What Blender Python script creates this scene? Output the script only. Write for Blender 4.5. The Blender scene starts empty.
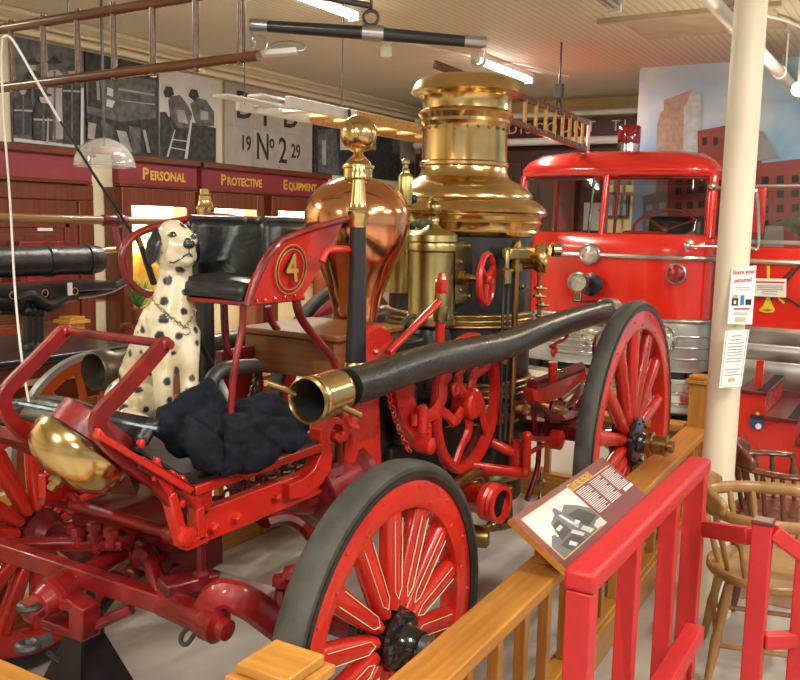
import bpy, bmesh, math, random
from math import sin, cos, pi, radians
from mathutils import Vector, Matrix, noise
from mathutils.bvhtree import BVHTree

random.seed(7)
SC = bpy.context.scene
COL = SC.collection
V = Vector

# ---------------------------------------------------------------- camera
EYE = V((0, 0, 1.75))
FPX, YAW, PIT, ROL = 888.0, radians(30.7), radians(7.5), radians(1.3)
FW = V((cos(YAW)*cos(PIT), sin(YAW)*cos(PIT), -sin(PIT)))
_r = V((sin(YAW), -cos(YAW), 0)); _u = _r.cross(FW)
RT = cos(ROL)*_r + sin(ROL)*_u
UP = -sin(ROL)*_r + cos(ROL)*_u
cam = bpy.data.cameras.new('camera'); co = bpy.data.objects.new('camera', cam); COL.objects.link(co)
cam.sensor_width = 36; cam.lens = FPX*36/800; cam.clip_start = .05; cam.clip_end = 100
_m = Matrix((RT, UP, -FW)).transposed().to_4x4(); _m.translation = EYE
co.matrix_world = _m
SC.camera = co

def ray(x, y): return (x-400)/FPX*RT - (y-340)/FPX*UP + FW
def ay(x, y, Y): d = ray(x, y); return EYE + d*(Y/d.y)          # the point of a sight line on a plane of the place
def ax(x, y, X): d = ray(x, y); return EYE + d*(X/d.x)
def az(x, y, Z): d = ray(x, y); return EYE + d*((Z-1.75)/d.z)
def ad(x, y, dep): return EYE + ray(x, y)*dep
def dep(p): return (V(p)-EYE).dot(FW)

# ---------------------------------------------------------------- materials
def nt_new(name):
    m = bpy.data.materials.new(name); m.use_nodes = True
    nt = m.node_tree; b = nt.nodes['Principled BSDF']
    return m, nt, b

def M(name, col, rough=.5, metal=0, var=.12, scale=6, coat=0, bump=0, bscale=40, stretch=None, rvar=.08, spec=.5, col2=None, dirt=0):
    m, nt, b = nt_new(name)
    N, L = nt.nodes, nt.links
    tc = N.new('ShaderNodeTexCoord')
    src = tc.outputs['Object']
    if stretch:
        mp = N.new('ShaderNodeMapping'); mp.inputs['Scale'].default_value = stretch
        L.new(src, mp.inputs['Vector']); src = mp.outputs['Vector']
    nz = N.new('ShaderNodeTexNoise'); nz.inputs['Scale'].default_value = scale; nz.inputs['Detail'].default_value = 5
    L.new(src, nz.inputs['Vector'])
    cr = N.new('ShaderNodeValToRGB')
    c2 = col2 or tuple(c*(1-var*2.2) for c in col)
    cr.color_ramp.elements[0].position = .3; cr.color_ramp.elements[1].position = .68
    cr.color_ramp.elements[0].color = (*c2, 1); cr.color_ramp.elements[1].color = (*[min(1, c*(1+var*.4)) for c in col], 1)
    L.new(nz.outputs['Fac'], cr.inputs['Fac'])
    out = cr.outputs['Color']
    if dirt:
        n3 = N.new('ShaderNodeTexNoise'); n3.inputs['Scale'].default_value = 34; n3.inputs['Detail'].default_value = 6
        L.new(tc.outputs['Object'], n3.inputs['Vector'])
        r3 = N.new('ShaderNodeValToRGB'); r3.color_ramp.elements[0].position = .66; r3.color_ramp.elements[1].position = .72
        L.new(n3.outputs['Fac'], r3.inputs['Fac'])
        mx = N.new('ShaderNodeMix'); mx.data_type = 'RGBA'
        ml = N.new('ShaderNodeMath'); ml.operation = 'MULTIPLY'; ml.inputs[1].default_value = dirt
        L.new(r3.outputs['Color'], ml.inputs[0]); L.new(ml.outputs[0], mx.inputs['Factor'])
        L.new(out, mx.inputs['A']); mx.inputs['B'].default_value = (.05, .035, .028, 1); out = mx.outputs['Result']
    L.new(out, b.inputs['Base Color'])
    mr = N.new('ShaderNodeMapRange'); mr.inputs['To Min'].default_value = max(.02, rough-rvar); mr.inputs['To Max'].default_value = rough+rvar
    L.new(nz.outputs['Fac'], mr.inputs['Value']); L.new(mr.outputs['Result'], b.inputs['Roughness'])
    b.inputs['Metallic'].default_value = metal
    b.inputs['Specular IOR Level'].default_value = spec
    if coat: b.inputs['Coat Weight'].default_value = coat; b.inputs['Coat Roughness'].default_value = .08
    if bump:
        n2 = N.new('ShaderNodeTexNoise'); n2.inputs['Scale'].default_value = bscale; n2.inputs['Detail'].default_value = 4
        L.new(src, n2.inputs['Vector'])
        bp = N.new('ShaderNodeBump'); bp.inputs['Strength'].default_value = bump; bp.inputs['Distance'].default_value = .01
        L.new(n2.outputs['Fac'], bp.inputs['Height']); L.new(bp.outputs['Normal'], b.inputs['Normal'])
    return m

def emit(name, col, s):
    m, nt, b = nt_new(name)
    b.inputs['Base Color'].default_value = (*col, 1); b.inputs['Emission Color'].default_value = (*col, 1); b.inputs['Emission Strength'].default_value = s
    return m

def glass(name, col=(1, 1, 1), gloss=.12, tint=.95, haze=0):
    m, nt, b = nt_new(name); N, L = nt.nodes, nt.links
    t = N.new('ShaderNodeBsdfTransparent'); t.inputs['Color'].default_value = (*[c*tint for c in col], 1)
    g = N.new('ShaderNodeBsdfGlossy'); g.inputs['Roughness'].default_value = .03
    fr = N.new('ShaderNodeLayerWeight'); fr.inputs['Blend'].default_value = .12
    ad_ = N.new('ShaderNodeMath'); ad_.operation = 'ADD'; ad_.inputs[1].default_value = gloss-.04
    L.new(fr.outputs['Facing'], ad_.inputs[0])
    mx = N.new('ShaderNodeMixShader'); L.new(ad_.outputs[0], mx.inputs['Fac']); L.new(t.outputs[0], mx.inputs[1]); L.new(g.outputs[0], mx.inputs[2])
    res = mx.outputs[0]
    if haze:
        df = N.new('ShaderNodeBsdfDiffuse'); df.inputs['Color'].default_value = (.9, .9, .9, 1)
        m2 = N.new('ShaderNodeMixShader'); m2.inputs['Fac'].default_value = haze
        L.new(res, m2.inputs[1]); L.new(df.outputs[0], m2.inputs[2]); res = m2.outputs[0]
    L.new(res, N['Material Output'].inputs['Surface'])
    return m

def wood(name, c1, c2, axis='X', rough=.4, scale=5):
    st = {'X': (.5, 9, 9), 'Y': (9, .5, 9), 'Z': (9, 9, .5)}[axis]
    return M(name, c1, rough, col2=c2, scale=scale, stretch=st, bump=.05, bscale=16, coat=.15)

RED = M('red enamel', (.62, .024, .014), .28, var=.1, scale=5, coat=.5, bump=.03, bscale=60)
RED_OLD = M('worn red enamel', (.27, .010, .011), .34, var=.3, scale=9, coat=.35, bump=.12, bscale=50, dirt=.55)
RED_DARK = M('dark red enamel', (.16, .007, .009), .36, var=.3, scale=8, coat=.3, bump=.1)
RED_TRUCK = M('fire truck red', (.72, .022, .012), .2, var=.05, scale=2, coat=.8)
RED_WOOD = M('red painted wood', (.54, .022, .026), .42, var=.05, scale=5, stretch=(1, 6, 6), bump=.08, bscale=30)
BRASS = M('polished brass', (.76, .54, .24), .20, 1, var=.12, scale=5, rvar=.07, bump=.02, bscale=12)
BRASS_D = M('aged brass', (.50, .36, .15), .3, 1, var=.25, scale=7, rvar=.1)
BRASS_G = M('dull green brass', (.55, .47, .20), .3, 1, var=.15, scale=6)
COPPER = M('polished copper', (.86, .40, .20), .14, 1, var=.1, scale=4, rvar=.05)
BLACK_IRON = M('black iron', (.018, .019, .022), .38, var=.2, bump=.1, coat=.2)
BLACK_GLOSS = M('black gloss paint', (.012, .013, .015), .18, var=.2, coat=.6)
BLACK_SHELL = M('black boiler paint', (.020, .024, .030), .33, var=.3, scale=9, bump=.12, bscale=14, coat=.3)
IRON_GREY = M('grey iron', (.11, .11, .11), .45, .6, var=.25, bump=.15)
RUBBER = M('grey rubber tyre', (.065, .066, .055), .62, var=.22, scale=12, bump=.15, bscale=60)
RUBBER_B = M('black hose rubber', (.024, .025, .022), .30, var=.25, scale=14, bump=.18, bscale=70)
LEATHER = M('black leather', (.020, .022, .024), .34, var=.3, scale=18, bump=.3, bscale=35)
LEATHER_WORN = M('worn black leather', (.03, .03, .03), .4, var=.3, scale=14, bump=.3, bscale=35, dirt=.0)
CLOTH_NAVY = M('navy wool', (.015, .018, .031), .9, var=.3, scale=30, bump=.3, bscale=260, spec=.2)
OAK = wood('oak along the rail', (.52, .25, .045), (.38, .155, .024), 'X', .33)
OAK_Y = wood('oak across', (.52, .25, .045), (.38, .155, .024), 'Y', .33)
OAK_Z = wood('oak upright', (.50, .235, .042), (.37, .15, .022), 'Z', .36)
BROWN_Z = wood('red brown wood upright', (.17, .040, .014), (.095, .020, .008), 'Z', .34)
BROWN_X = wood('red brown wood level', (.17, .040, .014), (.095, .020, .008), 'X', .34)
BOX_WOOD = wood('brown box wood', (.27, .105, .028), (.15, .052, .014), 'Y', .34)
LADDER_WOOD = wood('varnished ladder wood', (.17, .062, .024), (.08, .026, .010), 'Y', .22)
LADDER_TAN = wood('tan ladder wood', (.62, .36, .12), (.42, .22, .06), 'Y', .4)
DARK_CHAIR = wood('dark chair wood', (.14, .045, .022), (.10, .03, .014), 'Z', .28, scale=1.5)
TAN_CHAIR = wood('tan chair wood', (.36, .20, .07), (.24, .125, .04), 'Z', .35, scale=1.8)
CREAM = M('cream wall paint', (.78, .70, .50), .6, var=.04, scale=2)
CREAM_DARK = M('yellow cream paint', (.72, .56, .27), .6, var=.05)
WHITE = M('white paint', (.80, .79, .74), .45, var=.05)
PAPER = M('white paper', (.84, .85, .85), .7, var=.02)
MAROON = M('maroon paint', (.26, .028, .04), .5, var=.1)
MAROON_D = M('dark maroon paint', (.11, .016, .02), .5, var=.1)
GOLD = M('gold lettering', (.80, .50, .09), .4, .2, var=.1)
STEEL = M('brushed steel', (.52, .52, .50), .32, .85, var=.12, scale=4)
CHROME = M('chrome', (.75, .75, .74), .12, 1, var=.06)
SILVER = M('silver paint', (.46, .47, .46), .3, .55, var=.06)
DARK = M('dark cavity', (.012, .012, .012), .7)
INK = M('black ink', (.02, .02, .022), .6)
GREY_INK = M('grey ink', (.35, .35, .36), .7)
RED_INK = M('red ink', (.65, .03, .06), .6)
BLUE_INK = M('blue ink', (.05, .2, .6), .6)
CREAM_LINE = M('cream pinstripe', (.85, .72, .45), .4)
GLASS = glass('clear glass', gloss=.08)
ACRYLIC = glass('clear acrylic', gloss=.10, tint=.99, haze=.12)
RED_GLASS = M('red lens glass', (.35, .004, .012), .08, var=.3, scale=30, coat=1)
LENS = M('frosted lens', (.72, .70, .64), .12, .55, var=.15, scale=30, coat=.8)
TUBE_LIT = emit('lit fluorescent tube', (1, .97, .9), 9)
BULB_LIT = emit('lit bulb', (1, .9, .7), 9)

# ---------------------------------------------------------------- mesh builder
def frame_of(d):
    d = V(d).normalized()
    a = V((0, 0, 1)) if abs(d.z) < .9 else V((1, 0, 0))
    u = a.cross(d).normalized(); return u, d.cross(u)

class MB:
    def __init__(s): s.v = []; s.f = []; s.mi = []; s.cur = 0
    def mat(s, i): s.cur = i; return s
    def add(s, vs, fs):
        o = len(s.v); s.v += [V(p) for p in vs]
        for f in fs: s.f.append([o+i for i in f]); s.mi.append(s.cur)
        return s
    def box(s, c, size, rot=None):
        hx, hy, hz = [k/2 for k in size]; c = V(c)
        P = [V((x, y, z)) for x in (-hx, hx) for y in (-hy, hy) for z in (-hz, hz)]
        if rot is not None: P = [rot @ p for p in P]
        return s.add([c+p for p in P], [(0, 1, 3, 2), (4, 6, 7, 5), (0, 4, 5, 1), (2, 3, 7, 6), (0, 2, 6, 4), (1, 5, 7, 3)])
    def box2(s, a, b):
        a, b = V(a), V(b); return s.box((a+b)/2, [abs(k) for k in (b-a)])
    def beam(s, p, q, w, h, up=(0, 0, 1)):
        p, q = V(p), V(q); d = (q-p).normalized(); up = V(up)
        sd = d.cross(up).normalized(); uu = sd.cross(d)
        R = Matrix((d, sd, uu)).transposed()
        return s.box((p+q)/2, ((q-p).length, w, h), R)
    def tube(s, pts, r, n=10, closed=False, flat=None):
        pts = [V(p) for p in pts]; k = len(pts)
        rs = r if isinstance(r, (list, tuple)) else [r]*k
        vs, fs = [], []
        t0 = (pts[1]-pts[0]).normalized(); u, w = frame_of(t0)
        if flat is not None:
            u = V(flat); u = (u-t0*u.dot(t0)).normalized(); w = t0.cross(u)
        pt = t0
        asp = 1 if flat is None else s.asp
        for i, p in enumerate(pts):
            if closed: t = (pts[(i+1) % k]-pts[i-1]).normalized()
            elif i == 0: t = t0
            elif i == k-1: t = (pts[-1]-pts[-2]).normalized()
            else: t = ((pts[i+1]-p).normalized()+(p-pts[i-1]).normalized()).normalized()
            q = pt.rotation_difference(t); u = q @ u; w = q @ w; pt = t
            for j in range(n):
                a = 2*pi*(j+(.5 if n == 4 else 0))/n; vs.append(p+u*cos(a)*rs[i]*asp+w*sin(a)*rs[i])
        m = k if closed else k-1
        for i in range(m):
            a, b = i*n, ((i+1) % k)*n
            for j in range(n): fs.append((a+j, a+(j+1) % n, b+(j+1) % n, b+j))
        if not closed: fs.append(tuple(range(n))[::-1]); fs.append(tuple(range((k-1)*n, k*n)))
        return s.add(vs, fs)
    asp = 1
    def cyl(s, p, q, r, r2=None, n=20): return s.tube([p, q], [r, r if r2 is None else r2], n)
    def lathe(s, prof, o, axis=(0, 0, 1), n=32, cap=True):
        o = V(o); d = V(axis).normalized(); u, w = frame_of(d); vs, fs = [], []
        for r, z in prof:
            for j in range(n):
                a = 2*pi*j/n; vs.append(o+d*z+(u*cos(a)+w*sin(a))*max(r, 1e-5))
        for i in range(len(prof)-1):
            for j in range(n):
                fs.append((i*n+j, i*n+(j+1) % n, (i+1)*n+(j+1) % n, (i+1)*n+j))
        if cap: fs.append(tuple(range(n))[::-1]); fs.append(tuple(range((len(prof)-1)*n, len(prof)*n)))
        return s.add(vs, fs)
    def ball(s, c, r, sc=(1, 1, 1), n=16):
        prof = [(sin(pi*i/(n//2)), -cos(pi*i/(n//2))) for i in range(n//2+1)]
        o = len(s.v); s.lathe(prof, (0, 0, 0), n=n, cap=False); c = V(c)
        rr = (r, r, r) if not isinstance(r, (tuple, list)) else r
        for i in range(o, len(s.v)):
            p = s.v[i]; s.v[i] = c+V((p.x*rr[0]*sc[0], p.y*rr[1]*sc[1], p.z*rr[2]*sc[2]))
        return s
    def torus(s, c, axis, R, r, n=32, m=10, a0=0, a1=2*pi):
        u, w = frame_of(axis); c = V(c)
        full = abs(a1-a0-2*pi) < 1e-6
        k = n if full else n+1
        return s.tube([c+(u*cos(a0+(a1-a0)*i/n)+w*sin(a0+(a1-a0)*i/n))*R for i in range(k)], r, m, closed=full)
    def prism(s, poly, th):
        poly = [V(p) for p in poly]; th = V(th); k = len(poly)
        return s.add(poly+[p+th for p in poly], [tuple(range(k))[::-1], tuple(range(k, 2*k))]+[(i, (i+1) % k, k+(i+1) % k, k+i) for i in range(k)])
    def grid(s, fn, nu, nv):
        vs = [fn(i/nu, j/nv) for i in range(nu+1) for j in range(nv+1)]
        return s.add(vs, [(i*(nv+1)+j, (i+1)*(nv+1)+j, (i+1)*(nv+1)+j+1, i*(nv+1)+j+1) for i in range(nu) for j in range(nv)])
    def build(s, name, mats, parent=None, ang=38, bevel=0, solid=0, org=None):
        return finish(name, s.v, s.f, s.mi, mats, parent, ang, bevel, solid, org)

    def build_each(s, name, m, parent, **k):
        """every separate piece becomes a part of its own"""
        par = list(range(len(s.v)))
        def find(i):
            while par[i] != i: par[i] = par[par[i]]; i = par[i]
            return i
        for f in s.f:
            for i in f[1:]: par[find(i)] = find(f[0])
        gr = {}
        for f in s.f: gr.setdefault(find(f[0]), []).append(f)
        for fs in gr.values():
            ids = sorted({i for f in fs for i in f}); mp = {i: j for j, i in enumerate(ids)}
            finish(name, [s.v[i] for i in ids], [[mp[i] for i in f] for f in fs], None, m, parent, **k)

ORG = {}
def finish(name, vs, fs, mi, mats, parent, ang=38, bevel=0, solid=0, org=None):
    o0 = ORG[parent.name] if parent is not None else (V(org) if org is not None else V((0, 0, 0)))
    me = bpy.data.meshes.new(name)
    me.from_pydata([v-o0 for v in vs], [], fs)
    if not isinstance(mats, (list, tuple)): mats = [mats]
    for m in mats: me.materials.append(m)
    if len(mats) > 1: me.polygons.foreach_set('material_index', mi)
    bm = bmesh.new(); bm.from_mesh(me); bmesh.ops.recalc_face_normals(bm, faces=bm.faces); bm.to_mesh(me); bm.free()
    me.polygons.foreach_set('use_smooth', [True]*len(me.polygons))
    me.set_sharp_from_angle(angle=radians(ang))
    ob = bpy.data.objects.new(name, me); COL.objects.link(ob)
    if parent is not None: ob.parent = parent
    else: ob.location = o0
    ORG[ob.name] = o0
    if solid: md = ob.modifiers.new('solid', 'SOLIDIFY'); md.thickness = solid; md.offset = 0
    if bevel:
        md = ob.modifiers.new('bevel', 'BEVEL'); md.width = bevel; md.segments = 2; md.limit_method = 'ANGLE'; md.angle_limit = radians(50)
        md.harden_normals = False
    return ob

def tag(o, label=None, cat=None, group=None, kind=None):
    if label: o['label'] = label
    if cat: o['category'] = cat
    if group: o['group'] = group
    if kind: o['kind'] = kind
    return o

def thing(name, loc, label, cat, group=None):
    o = bpy.data.objects.new(name, None); COL.objects.link(o); o.location = loc; o.empty_display_size = .1
    ORG[o.name] = V(loc)
    return tag(o, label, cat, group)

def struct(name, mb, mats, **k): return tag(mb.build(name, mats, **k), kind='structure')

def smooth_path(pts, n=6, closed=False):
    pts = [V(p) for p in pts]; out = []; k = len(pts)
    for i in range(k if closed else k-1):
        if closed: a, b, c, d = pts[i-1], pts[i], pts[(i+1) % k], pts[(i+2) % k]
        else: a, b, c, d = pts[max(i-1, 0)], pts[i], pts[i+1], pts[min(i+2, k-1)]
        for j in range(n):
            t = j/n; out.append(.5*((2*b)+(c-a)*t+(2*a-5*b+4*c-d)*t*t+(3*b-a-3*c+d)*t**3))
    if not closed: out.append(pts[-1])
    return out

def text(s, size, loc, rot, mat, parent, name='lettering', sx=1, extrude=.001, align='CENTER', bold=0, spacing=1):
    c = bpy.data.curves.new(name, 'FONT'); c.body = s; c.size = size; c.extrude = extrude; c.align_x = align; c.align_y = 'CENTER'
    c.resolution_u = 3; c.offset = bold; c.space_character = spacing; c.materials.append(mat)
    o = bpy.data.objects.new('tmp', c); COL.objects.link(o)
    dg = bpy.context.evaluated_depsgraph_get(); dg.update()
    me = bpy.data.meshes.new_from_object(o.evaluated_get(dg)); bpy.data.objects.remove(o); bpy.data.curves.remove(c)
    if not me.materials: me.materials.append(mat)
    o = bpy.data.objects.new(name, me); COL.objects.link(o)
    o0 = ORG[parent.name]; o.parent = parent; o.location = V(loc)-o0; o.rotation_euler = rot; o.scale = (sx, 1, 1)
    ORG[o.name] = o0
    return o
ROT_Y = (pi/2, 0, 0)          # lettering on a wall that faces -Y
ROT_X = (pi/2, 0, -pi/2)      # lettering on a wall that faces -X

def organic(shapes, voxel, smooth=6):
    """one continuous skin over balls and tapered limbs -> vertices, faces"""
    mb = MB()
    for s in shapes:
        if s[0] == 'b': mb.ball(s[1], s[2], n=20)
        else:
            _, p, q, r1, r2 = s; p, q = V(p), V(q)
            k = max(2, int((q-p).length/(min(r1, r2)*.45)))
            for i in range(k+1):
                t = i/k; mb.ball(p.lerp(q, t), r1+(r2-r1)*t, n=14)
    me = bpy.data.meshes.new('tmp'); me.from_pydata(mb.v, [], mb.f)
    o = bpy.data.objects.new('tmp', me); COL.objects.link(o)
    bm = bmesh.new(); bm.from_mesh(me); bmesh.ops.recalc_face_normals(bm, faces=bm.faces); bm.to_mesh(me); bm.free()
    rm = o.modifiers.new('r', 'REMESH'); rm.mode = 'VOXEL'; rm.voxel_size = voxel
    sm = o.modifiers.new('s', 'SMOOTH'); sm.factor = .5; sm.iterations = smooth
    dg = bpy.context.evaluated_depsgraph_get(); dg.update()
    e = o.evaluated_get(dg).to_mesh()
    vs = [v.co.copy() for v in e.vertices]; fs = [tuple(p.vertices) for p in e.polygons]
    o.evaluated_get(dg).to_mesh_clear()
    bpy.data.objects.remove(o); bpy.data.meshes.remove(me)
    return vs, fs
# ================================================================ the room
CZ, WY, MX, BX = 3.38, 6.5, 9.3, 11.2
def ceiling_mat():
    m, nt, b = nt_new('cream beadboard'); N, L = nt.nodes, nt.links
    tc = N.new('ShaderNodeTexCoord'); w = N.new('ShaderNodeTexWave'); w.wave_type = 'BANDS'; w.bands_direction = 'Y'
    w.inputs['Scale'].default_value = 5.2; w.inputs['Distortion'].default_value = 0
    L.new(tc.outputs['Object'], w.inputs['Vector'])
    cr = N.new('ShaderNodeValToRGB'); cr.color_ramp.elements[0].position = .0; cr.color_ramp.elements[0].color = (.50, .43, .32, 1)
    cr.color_ramp.elements[1].position = .22; cr.color_ramp.elements[1].color = (.63, .58, .46, 1)
    L.new(w.outputs['Fac'], cr.inputs['Fac']); L.new(cr.outputs['Color'], b.inputs['Base Color'])
    bp = N.new('ShaderNodeBump'); bp.inputs['Strength'].default_value = .35; bp.inputs['Distance'].default_value = .01
    L.new(w.outputs['Fac'], bp.inputs['Height']); L.new(bp.outputs['Normal'], b.inputs['Normal'])
    b.inputs['Roughness'].default_value = .5; b.inputs['Specular IOR Level'].default_value = .2
    return m
FLOOR = M('worn grey concrete', (.50, .475, .43), .42, var=.1, scale=1.6, bump=.06, bscale=25, col2=(.38, .35, .30))
struct('floor', MB().box2((-6, -8, -.1), (12.5, 7, 0)), FLOOR)
struct('floor_walkway', MB().box2((4.35, -8, 0), (9.3, .93, .004)), M('brown floor boards', (.36, .20, .11), .4, var=.15, stretch=(.5, 8, 8), col2=(.27, .14, .075)))
struct('ceiling', MB().box2((-6, -8, CZ), (12.5, 7, CZ+.15)), ceiling_mat())
struct('wall_left', MB().box2((-6, WY, 0), (12.5, WY+.2, CZ)), CREAM)
struct('wall_back', MB().box2((BX, 2.5, 0), (BX+.2, WY, CZ)), CREAM_DARK)
SKY = M('painted blue sky', (.66, .78, .86), .6, scale=1.3, col2=(.19, .46, .78))
struct('wall_mural', MB().box2((MX, -8, 0), (MX+.2, 2.735, CZ)), SKY)
struct('wall_front', MB().box2((-6.2, -8, 0), (-6, -3.5, CZ)).box2((-6.2, 2.5, 0), (-6, 7, CZ)).box2((-6.2, -3.5, 2.9), (-6, 2.5, CZ)), CREAM)
struct('trim_chair_rail', MB().box2((-6, WY-.03, 1.0), (12.5, WY, 1.12)), BROWN_X)
struct('trim_crown', MB().box2((-6, WY-.06, CZ-.1), (BX, WY, CZ)).box2((-6, WY-.1, CZ-.04), (BX, WY, CZ)), CREAM, bevel=.01)

# ---- mural on the far wall: flat painting of a city
mu = MB(); T = V((-.003, 0, 0))
def mpoly(pts, lay=1):
    P = [ax(x, y, MX) for x, y in pts]
    mu.prism([p+V((-.0035*lay, 0, 0)) for p in P], T)
mu.mat(0); mpoly([(655, 262), (657, 126), (661, 112), (664, 110), (664, 100), (692, 90), (692, 103), (683, 262)])
mu.mat(1); mpoly([(683, 262), (684, 108), (692, 92), (701, 95), (703, 262)], 2)
mu.mat(2); mpoly([(643, 262), (643, 196), (668, 189), (668, 262)], 3)
mu.mat(3); mpoly([(668, 262), (668, 175), (698, 172), (698, 131), (735, 124), (755, 122), (762, 145), (762, 262)], 4)
mu.mat(3); mpoly([(755, 262), (755, 164), (800, 159), (860, 154), (860, 412), (755, 412)], 5)
mu.mat(2); mpoly([(757, 129), (764, 133), (779, 158), (757, 161)], 5)
mu.mat(5); mpoly([(755, 262), (760, 232), (778, 222), (800, 214), (830, 214), (830, 270)], 7)
mu.mat(2); mpoly([(760, 275), (766, 226), (784, 226), (784, 275)], 8)
mu.mat(3); mpoly([(784, 275), (784, 228), (800, 236), (800, 275)], 8)
mu.mat(4)
for r in range(4):
    for c in range(3): mpoly([(703+c*11, 138+r*1.2), (707+c*11, 137.5), (707+c*11, 145), (703+c*11, 145.7)], 6) if r == 0 else None
for r in range(5):
    for c in range(3):
        x0, y0 = 676+c*11.5, 188-c*1+r*15; mpoly([(x0, y0), (x0+6, y0-.6), (x0+6, y0+6.5), (x0, y0+7)], 6)
for r in range(4):
    for c in range(5):
        x0, y0 = 762+c*15, 177-c*.8+r*14.5; mpoly([(x0, y0), (x0+7, y0-.6), (x0+7, y0+7), (x0, y0+7.6)], 6)
mu.mat(6)
for r in range(3): 
    for c in range(2): x0, y0 = 647+c*13, 205-c*2+r*15; mpoly([(x0, y0), (x0+6, y0-1), (x0+6, y0+5), (x0, y0+6)], 6)
cm_ = mu.build('city_mural', [
    M('painted tan tower', (.50, .36, .30), .6, var=.12, scale=18), M('painted pale glass tower', (.58, .66, .72), .6, var=.12, scale=18),
    M('painted grey building', (.34, .36, .36), .6, var=.1), M('painted red brick building', (.34, .085, .075), .6, var=.12, scale=4),
    M('painted dark windows', (.035, .03, .035), .6), M('painted green tree', (.16, .21, .12), .7, var=.4, scale=12), M('painted pale windows', (.62, .68, .7), .6)], org=(MX, 1.2, 1.7))
tag(cm_, 'painted city mural of a tan tower and red brick buildings behind the fire truck', 'mural')

# ---- back wall: dark wardrobe and maroon sign
a = ax(503, 150, 11.0); b = ax(588, 150, 11.0)
wd = thing('dark_wardrobe', (11.0, (a.y+b.y)/2, 0), 'dark brown panelled wardrobe against the back wall under the maroon sign', 'wardrobe')
y0, y1 = b.y, a.y
MB().box2((10.75, y0, 0), (11.19, y1+1.2, 2.7)).build('body', M('very dark wood', (.045, .022, .014), .4), wd, bevel=.01)
for k in range(3):
    u = y0+.06+k*.72
    MB().box2((10.71, u, .1), (10.75, u+.66, 2.55)).box2((10.69, u+.12, 1.4), (10.712, u+.54, 2.4)).build('door', M('dark door wood', (.05, .025, .016), .4), wd, bevel=.008)
sg = thing('maroon_sign_beam', (11.1, 3.8, 2.9), 'dark maroon painted sign beam with cream capitals high on the back wall', 'sign')
MB().box2((11.06, 2.55, 2.72), (11.19, 6.3, 3.12)).build('board', MAROON_D, sg)
p = ax(572, 137, 11.05)
text('DISCOUNT  TI', .19, (11.055, 4.18, ax(572, 127.5, 11.05).z), ROT_X, CREAM, sg, sx=1.04, spacing=1.3)
for k, (yy, lab) in enumerate(((112, 'cream pipe just below the ceiling along the back wall'), (140, 'cream pipe running across the maroon sign beam'))):
    q = ax(600, yy, 10.9); mb = MB().cyl((10.9, 2.7, q.z), (10.9, 6.3, q.z), .035 if k == 0 else .05)
    for j in range(3): mb.cyl((10.9, 3+j*1.4, q.z), (10.9, 3+j*1.4, CZ), .008, n=6)
    tag(mb.build('pipe', WHITE, org=(10.9, 4, q.z)), lab, 'pipe')
q = ax(617, 205, 11.17)
fr = thing('framed_picture', q, 'small dark framed picture on the yellow back wall, seen through the truck windscreen', 'picture')
MB().box(q, (.03, .3, .32)).build('frame', BLACK_IRON, fr); MB().box(q-V((.017, 0, 0)), (.004, .24, .26)).build('print', GREY_INK, fr)
b2 = thing('yellow_partition', ax(630, 180, 10.9), 'yellow wooden lattice partition before the back wall behind the truck cab', 'partition')
mb = MB()
for k in range(5): mb.box2((10.95, 2.6+k*.28, 1.9), (10.98, 2.63+k*.28, 2.5))
mb.box2((10.95, 2.55, 2.5), (10.98, 3.8, 2.55)).box2((10.95, 2.55, 2.15), (10.98, 3.8, 2.19))
mb.build('lattice', BROWN_X, b2)

# ---- pipes along the top of the left wall
for (y0, y1, r, lab) in ((15, 71, .022, 'thin cream conduit along the left wall just under the crown'), (23, 79, .03, 'thicker cream pipe along the left wall above the photographs')):
    z = ay(10, y0+4, WY-.1).z
    mb = MB().cyl((1, WY-.08, z), (BX, WY-.08, z), r, n=12)
    for k in range(8): mb.torus((1.8+k*1.25, WY-.08, z), (1, 0, 0), r, .008, 14, 6)
    tag(mb.build('pipe', CREAM, org=(5, WY-.08, z)), lab, 'pipe')

# ---- photographs on the left wall
PH_L = M('photo pale grey', (.42, .42, .41), .6, var=.2, scale=4); PH_M = M('photo mid grey', (.15, .155, .155), .6, scale=14, col2=(.05, .053, .055))
PH_D = M('photo dark grey', (.010, .011, .011), .6, scale=19, col2=(.055, .058, .058)); PH_W = M('photo white', (.62, .63, .62), .6, var=.06)
PZ1, PZ0 = ay(15, 37, WY).z, ay(6, 141, WY).z
def photo(xa, xb, mats, shapes, label, cat='photograph', z0=None, z1=None):
    z0 = PZ0 if z0 is None else z0; z1 = PZ1 if z1 is None else z1
    A, B = ay(xa, 100, WY).x, ay(xb, 110, WY).x
    t = thing('wall_photograph', ((A+B)/2, WY-.02, (z0+z1)/2), label, cat)
    MB().box2((A, WY-.03, z0), (B, WY-.001, z1)).build('panel', mats, t)
    mb = MB()
    for lay, (mi, pts) in enumerate(shapes):
        P = []
        for x, y in pts:
            q = ay(x, y, WY-.031); P.append(V((min(max(q.x, A), B), WY-.031-.0006*lay, min(max(q.z, z0), z1))))
        mb.mat(mi).prism(P, (0, -.0005, 0))
    if shapes: mb.build('image', [PH_D, PH_M, PH_L, PH_W], t)
    return t
def fig(x, y, s, hat=True):
    P = [(x-.9*s, y+6*s), (x-1.1*s, y+2.2*s), (x-.5*s, y+1.1*s), (x-.45*s, y)]
    P += [(x-.9*s, y-.05*s), (x-.45*s, y-.35*s), (x-.3*s, y-.9*s), (x+.3*s, y-.9*s), (x+.45*s, y-.35*s), (x+.95*s, y-.05*s)] if hat else [(x-.3*s, y-.5*s), (x+.3*s, y-.5*s)]
    return P+[(x+.45*s, y), (x+.5*s, y+1.1*s), (x+1.1*s, y+2.2*s), (x+.9*s, y+6*s)]
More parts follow.
